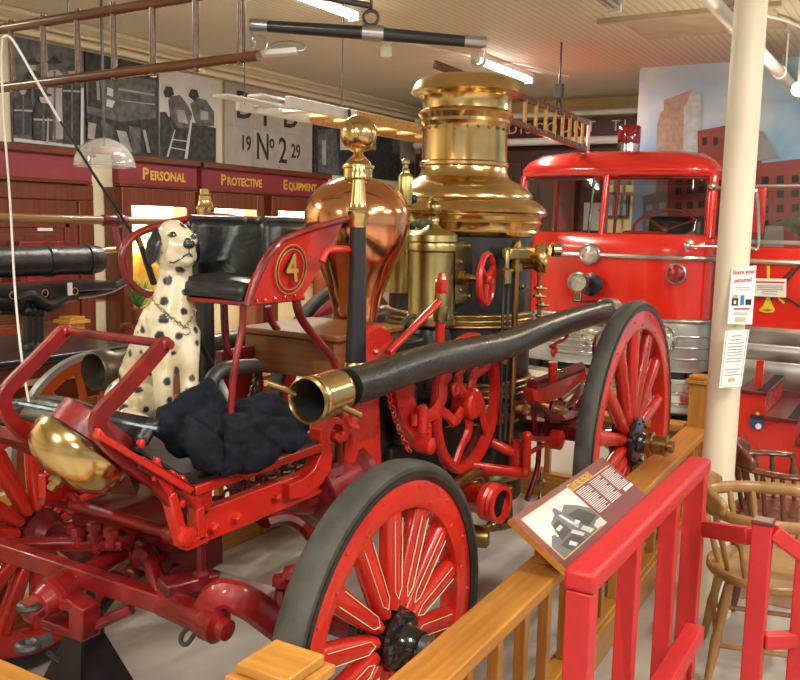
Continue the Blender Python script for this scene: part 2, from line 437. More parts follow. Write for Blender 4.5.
def ell(x, y, rx, ry, a0=0, a1=2*pi, n=14): return [(x+rx*cos(a0+(a1-a0)*k/n), y+ry*sin(a0+(a1-a0)*k/n)) for k in range(n+1)]
def man(x, y, s, h, coat=0, skin=2, band=True):
    o = [(coat, smooth2([(x-1.0*s, y+h), (x-1.15*s, y+2.6*s), (x-.9*s, y+1.25*s), (x-.35*s, y+.8*s), (x+.35*s, y+.8*s), (x+.9*s, y+1.25*s), (x+1.15*s, y+2.6*s), (x+1.0*s, y+h)])),
         (skin, ell(x, y+.2*s, .42*s, .62*s)), (0, ell(x, y-.1*s, .95*s, .22*s)), (0, ell(x, y-.1*s, .5*s, .62*s, pi, 2*pi))]
    if band: o += [(2 if coat == 0 else 0, [(x-1.1*s, y+2.5*s), (x+1.1*s, y+2.6*s), (x+1.1*s, y+2.8*s), (x-1.1*s, y+2.7*s)]), (1, [(x-.1*s, y+.9*s), (x+.12*s, y+.9*s), (x+.12*s, y+h), (x-.1*s, y+h)])]
    return o
def smooth2(p): return [(q.x, q.y) for q in smooth_path([V((a_, b_, 0)) for a_, b_ in p], 3)]
photo(10, 82.5, PH_M, [(3, [(8, 137), (82, 146), (82, 152), (8, 143)])]+man(32, 64, 9, 60)+man(54, 63, 9, 76, 2, 1)+man(71, 70, 8, 74)+man(22, 88, 8.5, 46)+man(42, 96, 9, 44)+
    [(2, [(46, 118), (47.5, 118), (47, 143), (45, 143)]), (3, [(79.5, 88), (82, 88), (82, 150), (79, 150)])],
    'black and white photograph of helmeted firefighters standing in a group')
photo(84, 156, PH_D, [(1, [(84, 72), (156, 80), (156, 118), (120, 122), (84, 112)]), (0, [(88, 78), (100, 80), (104, 110), (88, 106)]), (3, [(107, 87), (113, 89), (113, 97), (107, 95)]), (3, [(107, 99), (115, 101), (112, 108), (106, 106)]), (2, [(96, 80), (99, 80), (100, 100), (97, 100)]), (2, [(118, 88), (154, 94), (154, 96), (118, 90)]), (2, [(120, 100), (155, 104), (155, 105), (120, 101)]),
    (2, [(88, 122), (96, 124), (94, 140), (86, 138)]), (1, [(100, 120), (112, 126), (112, 145), (104, 148)]), (2, [(116, 130), (126, 132), (132, 152), (122, 150)]), (1, [(128, 126), (140, 128), (140, 154), (132, 154)]), (2, [(142, 130), (145, 130), (150, 153), (147, 153)])],
    'black and white photograph of a dark fire engine and its crew')
photo(157, 216, PH_W, [(0, [(157, 128), (170, 116), (190, 122), (216, 128), (216, 163), (157, 157)]), (0, [(160, 112), (166, 112), (172, 124), (172, 152), (158, 150)]), (1, [(168, 100), (172, 96), (180, 95), (187, 104), (192, 114), (190, 128), (178, 128), (170, 116)]), (0, [(163, 92), (166, 86), (172, 87), (174, 94), (170, 98), (165, 97)]), (1, [(190, 104), (198, 98), (206, 100), (214, 112), (214, 126), (196, 126)]), (0, [(188, 96), (191, 89), (197, 90), (199, 97), (194, 101)]), (2, [(176, 110), (184, 110), (188, 124), (178, 122)]), (2, [(200, 110), (208, 112), (208, 120), (200, 120)]),
    (3, [(166, 157), (174, 130), (175, 130), (168, 158)]), (3, [(184, 160), (190, 120), (192, 120), (187, 160)]), (3, [(170, 147), (186, 150), (186, 151), (170, 148)]), (3, [(172, 139), (188, 141), (188, 142), (172, 140)])],
    'black and white photograph of two firefighters climbing a ladder against pale sky')
s = photo(222.5, 310.5, M('grey stone', (.40, .38, .33), .6, var=.1, scale=4), [], 'grey stone name panel lettered No 2 and 1929 on the left wall', 'sign', z0=ay(222, 165, WY).z, z1=ay(223.5, 81.6, WY).z)
s.name = 'stone_name_panel'; ORG[s.name] = V(s.location)
for (t_, x, y, h, w) in (('D', 245, 107, .30, 1), ('F', 268, 115, .30, 1), ('D', 291, 117, .30, 1), ('19', 246, 144, .165, .8), ('N', 263, 148, .30, .75), ('o', 272, 142, .16, .8), ('2', 283, 152, .30, .8), ('29', 296, 152, .165, .8)):
    q = ay(x, y, WY-.034); text(t_, h*1.35, (q.x, WY-.033, q.z), ROT_Y, INK, s, sx=w, bold=.004)
mb = MB()
for x0, y0, x1, y1 in ((223, 124, 310, 134), (253, 124, 253, 170), (236, 83, 236, 124), (286, 95, 286, 131)):
    A, B = ay(x0, y0, WY-.031), ay(x1, y1, WY-.031)
    if x0 == x1: mb.box2((A.x, WY-.032, A.z), (A.x+.008, WY-.03, B.z))
    else: mb.box2((A.x, WY-.032, A.z), (B.x, WY-.03, A.z+.008))
mb.build('joint_lines', GREY_INK, s)
photo(312.5, 352, PH_D, [(2, [(313, 108), (350, 114), (350, 124), (318, 120)]), (1, [(318, 130), (336, 128), (340, 175), (318, 172)]), (2, [(322, 140), (326, 140), (326, 165), (322, 165)]), (3, [(340, 132), (348, 134), (348, 150), (340, 150)])], 'dark narrow street photograph just beside the stone name panel', z0=ay(312, 172.5, WY).z)
photo(353.5, 460, PH_M, [(2, [(354, 112), (376, 115), (376, 150), (354, 148)]), (0, [(376, 118), (392, 120), (392, 178), (376, 176)]), (0, [(354, 150), (400, 154), (400, 184), (354, 180)]), (2, [(400, 122), (417, 124), (417, 165), (400, 160)])], 'grey street photograph on the left wall behind the copper dome', z0=ay(312, 172.5, WY).z)

# ---- header boards, door, display cases on the left wall
HZ1, HZ0 = ay(40, 152, WY-.1).z, ay(40, 178, WY-.1).z
def header(xa, xb, words_, label):
    A, B = ay(xa, 160, WY-.1).x, ay(xb, 165, WY-.1).x
    t = thing('header_board', ((A+B)/2, WY-.05, HZ0), label, 'sign')
    MB().box2((A, WY-.08, HZ0), (B, WY-.001, HZ1)).build('board', MAROON, t)
    MB().box2((A-.015, WY-.13, HZ1-.005), (B+.015, WY-.001, HZ1+.055)).box2((A, WY-.095, HZ0-.03), (B, WY-.001, HZ0)).build('moulding', BROWN_X, t, bevel=.01)
    for w_, x, y in words_:
        q = ay(x, y, WY-.081)
        a_ = text(w_[0], .15, (q.x-.0, WY-.084, q.z), ROT_Y, GOLD, t, align='LEFT', sx=1.05, bold=.004)
        text(w_[1:], .118, (q.x+.098, WY-.084, q.z-.011), ROT_Y, GOLD, t, align='LEFT', sx=.92, bold=.004)
header(-40, 93, [], 'blank maroon header board above the brown panelled door')
header(119.5, 198, [('PERSONAL', 142, 174)], 'maroon header board with gold word PERSONAL')
header(203, 330, [('PROTECTIVE', 220.5, 180), ('EQUIPMENT', 283, 185)], 'maroon header board with gold words PROTECTIVE and EQUIPMENT')
A, B = ay(-60, 200, WY).x, ay(90, 200, WY).x
dr = tag(MB().box2((A, WY-.05, 0), (A+.16, WY, HZ0-.17)).box2((B-.16, WY-.05, 0), (B, WY, HZ0-.17)).box2((A, WY-.05, HZ0-.17), (B, WY, HZ0-.03)).build('door_1', BROWN_Z, bevel=.008), kind='structure')
mb = MB().box2((A+.16, WY-.03, 0), (B-.16, WY, HZ0-.17))
for z0, z1 in ((.2, .85), (1.0, HZ0-.36)):
    mb.box2((A+.26, WY-.045, z0), (B-.26, WY-.03, z0+.05)).box2((A+.26, WY-.045, z1-.05), (B-.26, WY-.03, z1)).box2((A+.26, WY-.045, z0), (A+.31, WY-.03, z1)).box2((B-.31, WY-.045, z0), (B-.26, WY-.03, z1))
    mb.box2((A+.36, WY-.04, z0+.1), (B-.36, WY-.03, z1-.1))
mb.build('door_leaf', BROWN_Z, dr, bevel=.006)
q = ay(45, 225, WY-.033)
tag(MB().box(q, (.15, .006, .10)).build('paper_notice', PAPER, org=q), 'small white paper notice on the brown panelled door', 'notice')
q = ay(50, 262, WY-.2)
bx = thing('red_alarm_cabinet', q, 'red cabinet on the brown panelled door behind the black hose roll', 'cabinet')
z = ay(48, 241, WY-.2).z; z2 = ay(60, 305, WY-.2).z; xa, xb = ay(20, 245, WY-.2).x, ay(76, 245, WY-.2).x
MB().box2((xa, WY-.2, z2), (xb, WY-.045, z)).build('body', RED_OLD, bx, bevel=.01)
MB().box2((xa+.05, WY-.215, z2+.05), (xb-.05, WY-.2, z-.05)).build('door', RED_OLD, bx, bevel=.008)
LITW = M('pale case lining', (.88, .76, .48), .6, var=.06)
def case(xa, xb, label, goods):
    Zt = HZ0-.04; Y0, Y1 = WY-.22, WY-.002; A, B = ay(xa, 200, Y0).x, ay(xb, 200, Y0).x
    t = thing('display_case', ((A+B)/2, WY-.15, 0), label, 'display case')
    MB().box2((A+.051, Y1-.01, .251), (B-.051, Y1, Zt-.051)).build('lining', LITW, t)
    MB().box2((A, Y0, .25), (A+.05, Y1-.012, Zt-.05)).box2((B-.05, Y0, .25), (B, Y1-.012, Zt-.05)).box2((A, Y0, Zt-.05), (B, Y1, Zt)).box2((A, Y0, 0), (B, Y1, .25)).build('carcass', BROWN_Z, t)
    w = .115
    MB().box2((A, Y0-.03, .25), (A+w, Y0, Zt)).box2((B-w, Y0-.03, .25), (B, Y0, Zt)).box2((A+w, Y0-.03, Zt-.16), (B-w, Y0, Zt)).box2((A+w, Y0-.03, .25), (B-w, Y0, .4)).build('door', BROWN_Z, t, bevel=.006)
    MB().box2((A+w, Y0-.018, .4), (B-w, Y0-.012, Zt-.16)).build('pane', GLASS, t)
    MB().cyl((A+.1, Y0+.06, Zt-.07), (B-.1, Y0+.06, Zt-.07), .015).build('lamp_tube', TUBE_LIT, t)
    L_ = bpy.data.lights.new('case lamp', 'AREA'); L_.shape = 'RECTANGLE'; L_.size = B-A-.2; L_.size_y = .06; L_.energy = 40; L_.color = (1, .86, .6)
    lo = bpy.data.objects.new('case lamp', L_); COL.objects.link(lo); lo.location = ((A+B)/2, Y0+.10, Zt-.1)
    return t
case(120, 193, 'lit display case under the gold word PERSONAL', 1)
case(203.5, 262, 'lit display case under the gold word PROTECTIVE', 0)
case(270, 330, 'lit display case under the gold word EQUIPMENT', 0)
q = ay(144, 300, WY-.11)
ct = thing('yellow_coat', (q.x, q.y, .6), 'yellow protective coat inside the lit case under PERSONAL', 'coat')
mb = MB().lathe([(.20, 0), (.22, .3), (.20, .6), (.17, .75), (.07, .8)], (q.x+.1, q.y+.02, .66), n=20)
for v in mb.v: v.y = q.y+.02+(v.y-q.y-.02)*.28
mb.build('body', M('yellow coat cloth', (.75, .48, .06), .7, var=.15), ct); 
MB().tube([(q.x-.05, q.y, 1.38), (q.x-.14, q.y-.01, 1.1), (q.x-.12, q.y-.02, .85)], [.06, .055, .05], 10).build('sleeve', M('yellow sleeve cloth', (.75, .48, .06), .7, var=.15), ct)
q = ay(139, 318, WY-.34-.1)
pl = thing('leafy_plant', (q.x, q.y, .95), 'small green leafy plant before the lit case under PERSONAL', 'plant')
MB().lathe([(.06, 0), (.08, .12), (.085, .14)], (q.x, q.y, .80), n=16).build('pot', BROWN_X, pl)
mb = MB()
for k in range(26):
    a_ = k*2.4; e = V((cos(a_)*.1, sin(a_)*.1, .06+.008*k)); c0 = V((q.x, q.y, .94)); w_ = V((-sin(a_), cos(a_), .2))*.02
    mb.add([c0, c0+e*.6+w_, c0+e*1.1, c0+e*.6-w_], [(0, 1, 2, 3)])
mb.build('leaves', M('green leaf', (.06, .22, .04), .5), pl)
tag(MB().lathe([(.14, 0), (.14, .02), (.03, .03), (.03, .76), (.16, .77), (.16, .80)], (q.x, q.y, 0), n=20).build('plant_stand', BROWN_Z, org=(q.x, q.y, 0)), 'round brown pedestal under the leafy plant by the lit case', 'stand')
# ================================================================ lights and things under the ceiling
def lamp(name, loc, sx, sy, energy, col=(1, .93, .82), rot=(0, 0, 0)):
    L_ = bpy.data.lights.new(name, 'AREA'); L_.shape = 'RECTANGLE'; L_.size = sx; L_.size_y = sy; L_.energy = energy; L_.color = col
    o = bpy.data.objects.new(name, L_); COL.objects.link(o); o.location = loc; o.rotation_euler = rot; return o
def fixture(c, ln, label, lit=True, cat='ceiling light', energy=60):
    t = thing('fluorescent_light', c, label, cat, None)
    MB().box((c[0], c[1], CZ-.025), (ln+.06, .10, .05)).build('housing', WHITE if lit else SILVER, t, bevel=.006)
    MB().box((c[0]-ln/2-.01, c[1], CZ-.07), (.03, .09, .07)).box((c[0]+ln/2+.01, c[1], CZ-.07), (.03, .09, .07)).build('end_cap', WHITE, t, bevel=.004)
    for s in (-1, 1): MB().cyl((c[0]-ln/2, c[1]+s*.025, CZ-.075), (c[0]+ln/2, c[1]+s*.025, CZ-.075), .016, n=10).build('tube', TUBE_LIT if lit else LENS, t)
    if lit: lamp('fluorescent', (c[0], c[1], CZ-.10), ln, .09, energy)
    return t
q = az(302, -2, 3.3); fixture((q.x, q.y, 3.3), 1.3, 'lit white fluorescent light on the ceiling above the hanging black pole', energy=50)
q = az(500, 70, 3.3); fixture((q.x+.1, q.y, 3.3), 1.3, 'lit white fluorescent light on the ceiling behind the brass boiler top', energy=38)
q = az(608, 4, 3.3); fixture((q.x-.45, q.y, 3.3), 1.2, 'unlit grey fluorescent light on the ceiling near the white column', lit=False)
for (x, y, e) in ((-2.4, 2.6, 75), (-2.4, -1.2, 75), (1.0, -2.4, 50), (4.2, -2.6, 42), (7.0, -1.6, 48), (1.6, 5.6, 45), (-.2, 1.0, 40), (2.6, -1.0, 50)):  # unseen fixtures, added to brighten the hall and the near faces
    fixture((x, y, 3.3), 1.3, 'white fluorescent ceiling light outside the picture', energy=e)['group'] = 'added fill lights under the hall ceiling'

def bolt_hook(mb, c, r=.03, d=(0, 1, 0)): mb.torus(c, d, r, r*.2, 16, 6)

# ---- wooden ladder at the top left
X = 2.6; e = ay
t = thing('wooden_ladder', (X, 3.0, 2.45), 'dark varnished wooden ladder hanging on edge at the upper left, nearest the camera', 'ladder')
a, b = ax(0, 88, X), ax(240, 58, X); dz = (b.z-a.z)/(b.y-a.y)
zb = lambda y: a.z+(y-a.y)*dz
a2 = ax(0, 29, X).z; b2 = ax(180, -1, X); dz2 = (b2.z-a2)/(b2.y-a.y); zt = lambda y: a2+(y-a.y)*dz2
for f_ in (zb, zt):
    y1 = (2.17 if f_ is zb else 2.45)
    MB().tube([(X, 6.1, f_(6.1)), (X, 4, f_(4)), (X, 3, f_(3)), (X, y1, f_(y1))], [.021, .021, .021, .019], 10).build('rail', LADDER_WOOD, t)
k = 0
for px_ in (-90, -50, -18, 12, 44, 78, 114, 153, 196, 240):
    y = ax(px_, 60, X).y
    MB().cyl((X, y, zb(y)-.03), (X, y, zt(y)+.03), .0125, n=10).build('rung', LADDER_WOOD, t)
mb = MB()
for y in (5.6, 3.2): mb.cyl((X, y, zt(y)), (X, y, CZ), .005, n=6)
mb.build_each('hanger', IRON_GREY, t)

# ---- evener: black pole with steel ends on a chain
D0 = 3.4
P0, P1, PM = ad(250, 25, D0), ad(486, 43, D0), ad(373, 33.5, D0)
t = thing('wagon_evener', PM, 'black wooden wagon evener pole with steel ends hanging from a ceiling chain', 'evener')
MB().tube([P0.lerp(P1, .06), PM, P0.lerp(P1, .93)], [.022, .026, .021], 14).build('pole', M('chipped black paint', (.022, .026, .03), .35, var=.2, dirt=0, coat=.3), t)
MB().cyl(P0, P0.lerp(P1, .075), .025, n=14).build('end_ferrule', STEEL, t)
MB().cyl(P0.lerp(P1, .91), P1, .023, n=14).build('end_ferrule', STEEL, t)
MB().cyl(PM-(P1-P0)*.045, PM+(P1-P0)*.045, .031, n=14).build('centre_clamp', STEEL, t)
hk = smooth_path([ad(482, 44, D0), ad(485, 54, D0), ad(484, 63, D0), ad(477, 66, D0), ad(472, 60, D0)], 5)
MB().tube(hk, .007, 8).build('hook', STEEL, t)
mb = MB(); q = ad(371, 18, D0); mb.torus(q, FW, .028, .007, 18, 6); mb.torus(q+V((0, 0, .055)), RT, .022, .006, 16, 6)
for k in range(12): mb.torus(q+V((0, 0, .10+k*.035)), RT if k % 2 else FW, .018, .005, 12, 6)
mb.build('chain', IRON_GREY, t)
MB().torus(ad(259, 44, D0), FW, .03, .006, 18, 6).torus(ad(253, 40, D0), RT, .025, .006, 18, 6).build('end_ring', STEEL, t)
t2 = MB().tube([ad(371, 6, D0), ad(340, 0, D0), ad(250, -12, D0)], .012, 10).build('iron_bar', IRON_GREY, org=ad(371, 6, D0))
tag(t2, 'dark iron bar above the middle of the hanging black pole', 'bar')
q = ad(282, 52, 3.45)
t = thing('white_bracket', q, 'white bracket with a curved grey handle under the left end of the hanging black pole', 'bracket')
MB().beam(ad(262, 54, 3.45), ad(297, 51, 3.45), .06, .022).build('plate', WHITE, t, bevel=.004)
MB().tube(smooth_path([ad(268, 50, 3.45), ad(275, 44, 3.45), ad(292, 42, 3.45), ad(304, 46, 3.45), ad(304, 50, 3.45), ad(297, 51, 3.45)], 5), .006, 8).build('handle', STEEL, t)

# ---- flat ladder in the middle, white at its near end
Y = 3.7
t = thing('hanging_ladder', ay(320, 112, Y), 'white and brown ladder hung flat behind the copper dome before the stone name panel', 'ladder')
z = ay(300, 110, Y).z; xa = ay(262, 108, Y).x; xb = ay(452, 142, Y).x
for yy in (Y-.2, Y+.2):
    MB().box2((xa, yy-.02, z-.04), (xa+.75, yy+.02, z+.03)).build('rail_end', WHITE, t, bevel=.006)
    MB().box2((xa+.75, yy-.02, z-.04), (xb, yy+.02, z+.03)).build('rail', LADDER_TAN, t, bevel=.006)
k = 0; x = xa+.15
while x < xb: MB().cyl((x, Y-.21, z), (x, Y+.21, z), .016, n=8).build('rung', WHITE if x < xa+.7 else LADDER_TAN, t); x += .3
MB().box2((xa-.42, Y-.09, z-.02), (xa+.25, Y-.04, z-.005)).box2((xa-.30, Y+.09, z+.002), (xa+.16, Y+.14, z+.016)).box2((xa-.12, Y-.10, z+.018), (xa+.35, Y+.02, z+.034)).build('fork_end', WHITE, t, bevel=.004)
mb = MB()
for (x_, y_) in ((xa+.02, Y+.16), (xa+.62, Y-.18)): mb.cyl((x_, y_, z), (x_, y_, CZ), .004, n=6)
mb.tube(smooth_path([(xa+.62, Y-.24, z+.02), (xa+.63, Y-.25, z-.1), (xa+.62, Y-.22, z-.2)], 4), .012, 8)
mb.build_each('hanger', BLACK_IRON, t)

# ---- ladder behind the boiler
Y = 3.0
t = thing('hanging_ladder', ay(550, 118, Y), 'brown ladder with yellow rungs hanging on edge behind the brass boiler top', 'ladder')
A, B, C_, D_ = ay(500, 89, Y), ay(590, 123, Y), ay(500, 117, Y), ay(586, 149, Y)
for p, q in ((A, B), (C_, D_)): MB().beam(p-(q-p)*.5, q, .03, .055).build('rail', LADDER_WOOD, t, bevel=.006)
for px_ in (508, 521.5, 531.5, 541, 550, 558.5, 566.5, 574, 581.5):
    f = (px_-500)/90; p, q = A.lerp(B, f), C_.lerp(D_, (px_-500)/86*.99); MB().cyl(p, V((p.x, q.y, q.z)), .018, n=8).build('rung', LADDER_TAN, t)
MB().cyl(B+V((-.03, 0, .02)), V((B.x-.03, Y, D_.z-.02)), .02, n=8).build('end_bar', WHITE, t)
mb = MB(); q = ay(559, 100, Y); mb.cyl((q.x, Y, q.z), (q.x, Y, CZ), .01, n=6); mb.torus((q.x, Y, q.z-.05), (0, 1, 0), .05, .012, 14, 6); mb.box((q.x, Y, q.z+.08), (.06, .06, .12)); mb.build_each('hanger', IRON_GREY, t)

# ---- clear sound dome on a rod
q = ay(104, 140, 5.0); R = 29.5/FPX*dep(q); zb_ = ay(104, 166, 5.0).z
t = thing('clear_sound_dome', (q.x, 5.0, zb_), 'clear plastic dome shade hanging on a thin rod before the wall photographs', 'lamp shade')
prof = [(R*cos(k*pi/20), R*.92*sin(k*pi/20)) for k in range(0, 10)]
MB().lathe(prof+[(.01, R*.92)], (q.x, 5.0, zb_), n=40, cap=False).build('dome', ACRYLIC, t, solid=.006)
MB().torus((q.x, 5.0, zb_), (0, 0, 1), R, .008, 40, 6).build('rim', ACRYLIC, t)
MB().cyl((q.x, 5.0, zb_+R*.5), (q.x, 5.0, CZ), .01, n=8).build('rod', IRON_GREY, t)
MB().box((q.x+.02, 5.0, zb_+R*.52), (.20, .10, .05)).build('speaker', M('tan speaker', (.45, .22, .14), .5), t, bevel=.01)

# ---- sprinkler, conduits, pipes, hatch, bulb on the right
q = az(386, 55, 3.2)
t = thing('ceiling_socket', (q.x, q.y, 3.2), 'white ceiling lamp socket below the middle of the black pole', 'socket')
MB().lathe([(.03, -.02), (.05, -.01), (.05, .07), (.035, .08), (.03, .10), (.055, .11), (.055, CZ-3.2)], (q.x, q.y, 3.2), n=18).build('body', WHITE, t)
MB().cyl((q.x-.6, q.y+.25, CZ-.02), (q.x+2.6, q.y-.7, CZ-.02), .01, n=8).build('conduit', WHITE, t)
for (x0, y0, z, r, lab) in ((720, 10, 3.2, .048, 'thick cream pipe under the ceiling passing behind the white column'), (770, 62, 3.02, .042, 'lower cream pipe running beside the thick one right of the column')):
    q = az(x0, y0, z); mb = MB().cyl((q.x-1.0, q.y, z), (MX-.03, q.y, z), r, n=16)
    pp_ = tag(mb.build('ceiling_pipe', WHITE, org=(q.x, q.y, z)), lab, 'pipe')
    for k in range(5): MB().torus((q.x+.5+k*1.0, q.y, z), (1, 0, 0), r, .014, 18, 8).build('pipe_joint', WHITE, pp_)
    for k in range(4): MB().cyl((q.x+.8+k*1.0, q.y, z), (q.x+.8+k*1.0, q.y, CZ), .008, n=6).build('hanger_rod', WHITE, pp_)
q = az(785, 20, 3.34)
tag(MB().tube([(q.x-.5, q.y+.3, 3.36), (q.x, q.y, 3.34), (q.x+1.0, q.y-.25, 3.34), (q.x+1.0, q.y-.25, 3.1)], .012, 8).build('conduit', WHITE, org=q), 'thin white conduit on the ceiling at the upper right', 'conduit')
q = az(705, 25, 3.36); 
tag(MB().box((q.x, q.y, CZ-.012), (.75, 1.1, .024)).box((q.x-.45, q.y+.05, CZ-.02), (.05, 1.35, .04)).build('ceiling_hatch', M('tan hatch paint', (.52, .44, .31), .5), org=(q.x, q.y, CZ), bevel=.004), 'flat tan hatch in the ceiling just left of the white column', 'hatch')
q = ad(799, 89, 6.2)
t = thing('light_bulb', q, 'glowing bare light bulb in a socket at the right edge beside the mural', 'bulb')
MB().ball(q, .05, n=20).build('bulb', BULB_LIT, t)
MB().cyl(q+V((0, 0, .05)), V((q.x, q.y, CZ)), .014, n=8).build('stem', WHITE, t)
L_ = bpy.data.lights.new('bulb', 'POINT'); L_.energy = 25; L_.color = (1, .85, .6); L_.shadow_soft_size = .05
lo = bpy.data.objects.new('bulb lamp', L_); COL.objects.link(lo); lo.location = q-V((0, 0, .12))

# ---- column with two notices
CX, CY = 4.11, .75
tag(MB().lathe([(.10, 0), (.10, .03), (.085, .05), (.074, .12), (.070, 1.2), (.068, 2.4), (.066, 3.25), (.10, 3.30), (.10, CZ)], (CX, CY, 0), n=36).build('support_column', M('cream column paint', (.80, .73, .58), .42, var=.07, scale=5, stretch=(1, 1, .25), bump=.05, bscale=20), org=(CX, CY, 0)), 'round cream painted iron column standing beside the far oak fence post', 'column')
def basis(tl, tr, bl):
    x = (tr-tl).normalized(); y = (tl-bl); y = (y-x*y.dot(x)).normalized(); return Matrix((x, y, x.cross(y))).transposed()
class Sheet:
    """a flat sheet with its own corners; content is placed on it by u (across) and v (down)"""
    def __init__(s, tl, tr, bl, br): s.c = [V(k) for k in (tl, tr, bl, br)]; s.R = basis(s.c[0], s.c[1], s.c[2]); s.n = s.R @ V((0, 0, 1)); s.e = s.R.to_euler(); s.w = (s.c[1]-s.c[0]).length; s.h = (s.c[2]-s.c[0]).length
    def p(s, u, v, o=0): return s.c[0].lerp(s.c[1], u).lerp(s.c[2].lerp(s.c[3], u), v)+s.n*o
    def rect(s, mb, u0, v0, u1, v1, o=.0008, th=.0006): mb.prism([s.p(u0, v0, o), s.p(u1, v0, o), s.p(u1, v1, o), s.p(u0, v1, o)], s.n*th)
    def poly(s, mb, pts, o=.0016, th=.0005): mb.prism([s.p(u, v, o) for u, v in pts], s.n*th)
    def board(s, th): return MB().prism([s.c[0], s.c[1], s.c[3], s.c[2]], -s.n*th)
dc = dep((CX, CY, 1.3))-.105
S1 = Sheet(*[ad(x, y, dc) for x, y in ((732, 267), (756.5, 265.5), (727.5, 324), (752, 324.5))])
t = thing('paper_notice', S1.p(.5, 1), 'white notice with red words Share your pictures, the upper one on the column', 'notice')
S1.board(.002).build('sheet', PAPER, t)
text('Share your', .026, S1.p(.5, .1, .001), S1.e, RED_INK, t, extrude=.0003, sx=.85, bold=.0007); text('pictures!', .026, S1.p(.5, .24, .001), S1.e, RED_INK, t, extrude=.0003, sx=.85, bold=.0007)
mb = MB().mat(0)
for v in (.36, .40, .80, .83): S1.rect(mb, .2, v, .8, v+.012)
mb.mat(1); S1.rect(mb, .1, .55, .36, .68); mb.mat(2); S1.poly(mb, [(.1, .55), (.14, .49), (.32, .49), (.36, .55)]); mb.mat(3); S1.rect(mb, .44, .5, .60, .67); mb.mat(1); S1.rect(mb, .66, .57, .9, .67); mb.mat(4); S1.rect(mb, .2, .72, .85, .75); mb.mat(5); S1.rect(mb, .28, .88, .72, .96)
mb.mat(6); S1.rect(mb, .18, .59, .27, .65, o=.002)
mb.build('print', [GREY_INK, INK, M('orange ink', (.8, .35, .12), .6), BLUE_INK, RED_INK, M('tan ink', (.62, .52, .33), .6), PAPER], t)
S2 = Sheet(*[ad(x, y, dc-.004) for x, y in ((725.4, 331), (749.4, 329.5), (719, 388), (741.5, 386))])
t = thing('paper_notice', S2.p(.5, 1), 'white notice of small grey text with a border, the lower one on the column', 'notice')
S2.board(.002).build('sheet', PAPER, t)
mb = MB().mat(0)
for k, v in enumerate((.09, .16, .22, .28, .33, .38, .43, .49, .54, .68, .73, .78)): S2.rect(mb, .28 if k in (0, 1, 10) else .18, v, .72 if k in (0, 1, 10) else .84, v+.018)
for a_ in ((.06, .03, .94, .036), (.06, .96, .94, .966), (.06, .03, .08, .96), (.92, .03, .94, .96)): S2.rect(mb, *a_)
mb.mat(1); S2.rect(mb, .36, .84, .66, .91); mb.build('print', [GREY_INK, M('tan seal ink', (.62, .52, .33), .6)], t)
# ================================================================ red fire truck behind
TX, TYC, TW = 7.8, 2.58, .96
t = thing('fire_truck', (8.4, TYC, 0), 'bright red vintage fire truck cab with open door, parked before the city mural', 'fire truck')
def tring(z, w=TW, x0=TX, D=.42, n=3.2, k=28, x1=9.15):
    P = []
    for i in range(k+1):
        a = -pi/2+pi*i/k; sg_ = 1 if sin(a) >= 0 else -1
        P.append(V((x0+D*(1-abs(cos(a))**(2/n)), TYC+w*sg_*abs(sin(a))**(2/n), z)))
    return [V((x1, P[0].y, z))]+P+[V((x1, P[-1].y, z))]
def loft(rings, cap0=True, cap1=True, closed=True):
    mb = MB(); n = len(rings[0]); vs = [p for r in rings for p in r]; fs = []
    for i in range(len(rings)-1):
        for j in range(n if closed else n-1): fs.append((i*n+j, i*n+(j+1) % n, (i+1)*n+(j+1) % n, (i+1)*n+j))
    if cap0: fs.append(tuple(range(n))[::-1])
    if cap1: fs.append(tuple(range((len(rings)-1)*n, len(rings)*n)))
    return mb.add(vs, fs)
Zw = 1.70      # windscreen sill
loft([tring(.94), tring(1.0), tring(1.3), tring(1.55), tring(1.66, x0=TX+.015), tring(Zw, TW-.02, TX+.04)], cap1=False).build('cab_shell', RED_TRUCK, t, ang=50)
rf = loft([tring(2.19, TW-.035, TX+.15), tring(2.25, TW-.03, TX+.10), tring(2.29, TW-.035, TX+.10), tring(2.36, TW-.08, TX+.16), tring(2.42, TW-.17, TX+.25), tring(2.455, TW-.32, TX+.38, n=2.6), tring(2.47, TW-.55, TX+.6, n=2.2, x1=9.0)], cap0=True)
rf.build('roof', RED_TRUCK, t, ang=60)
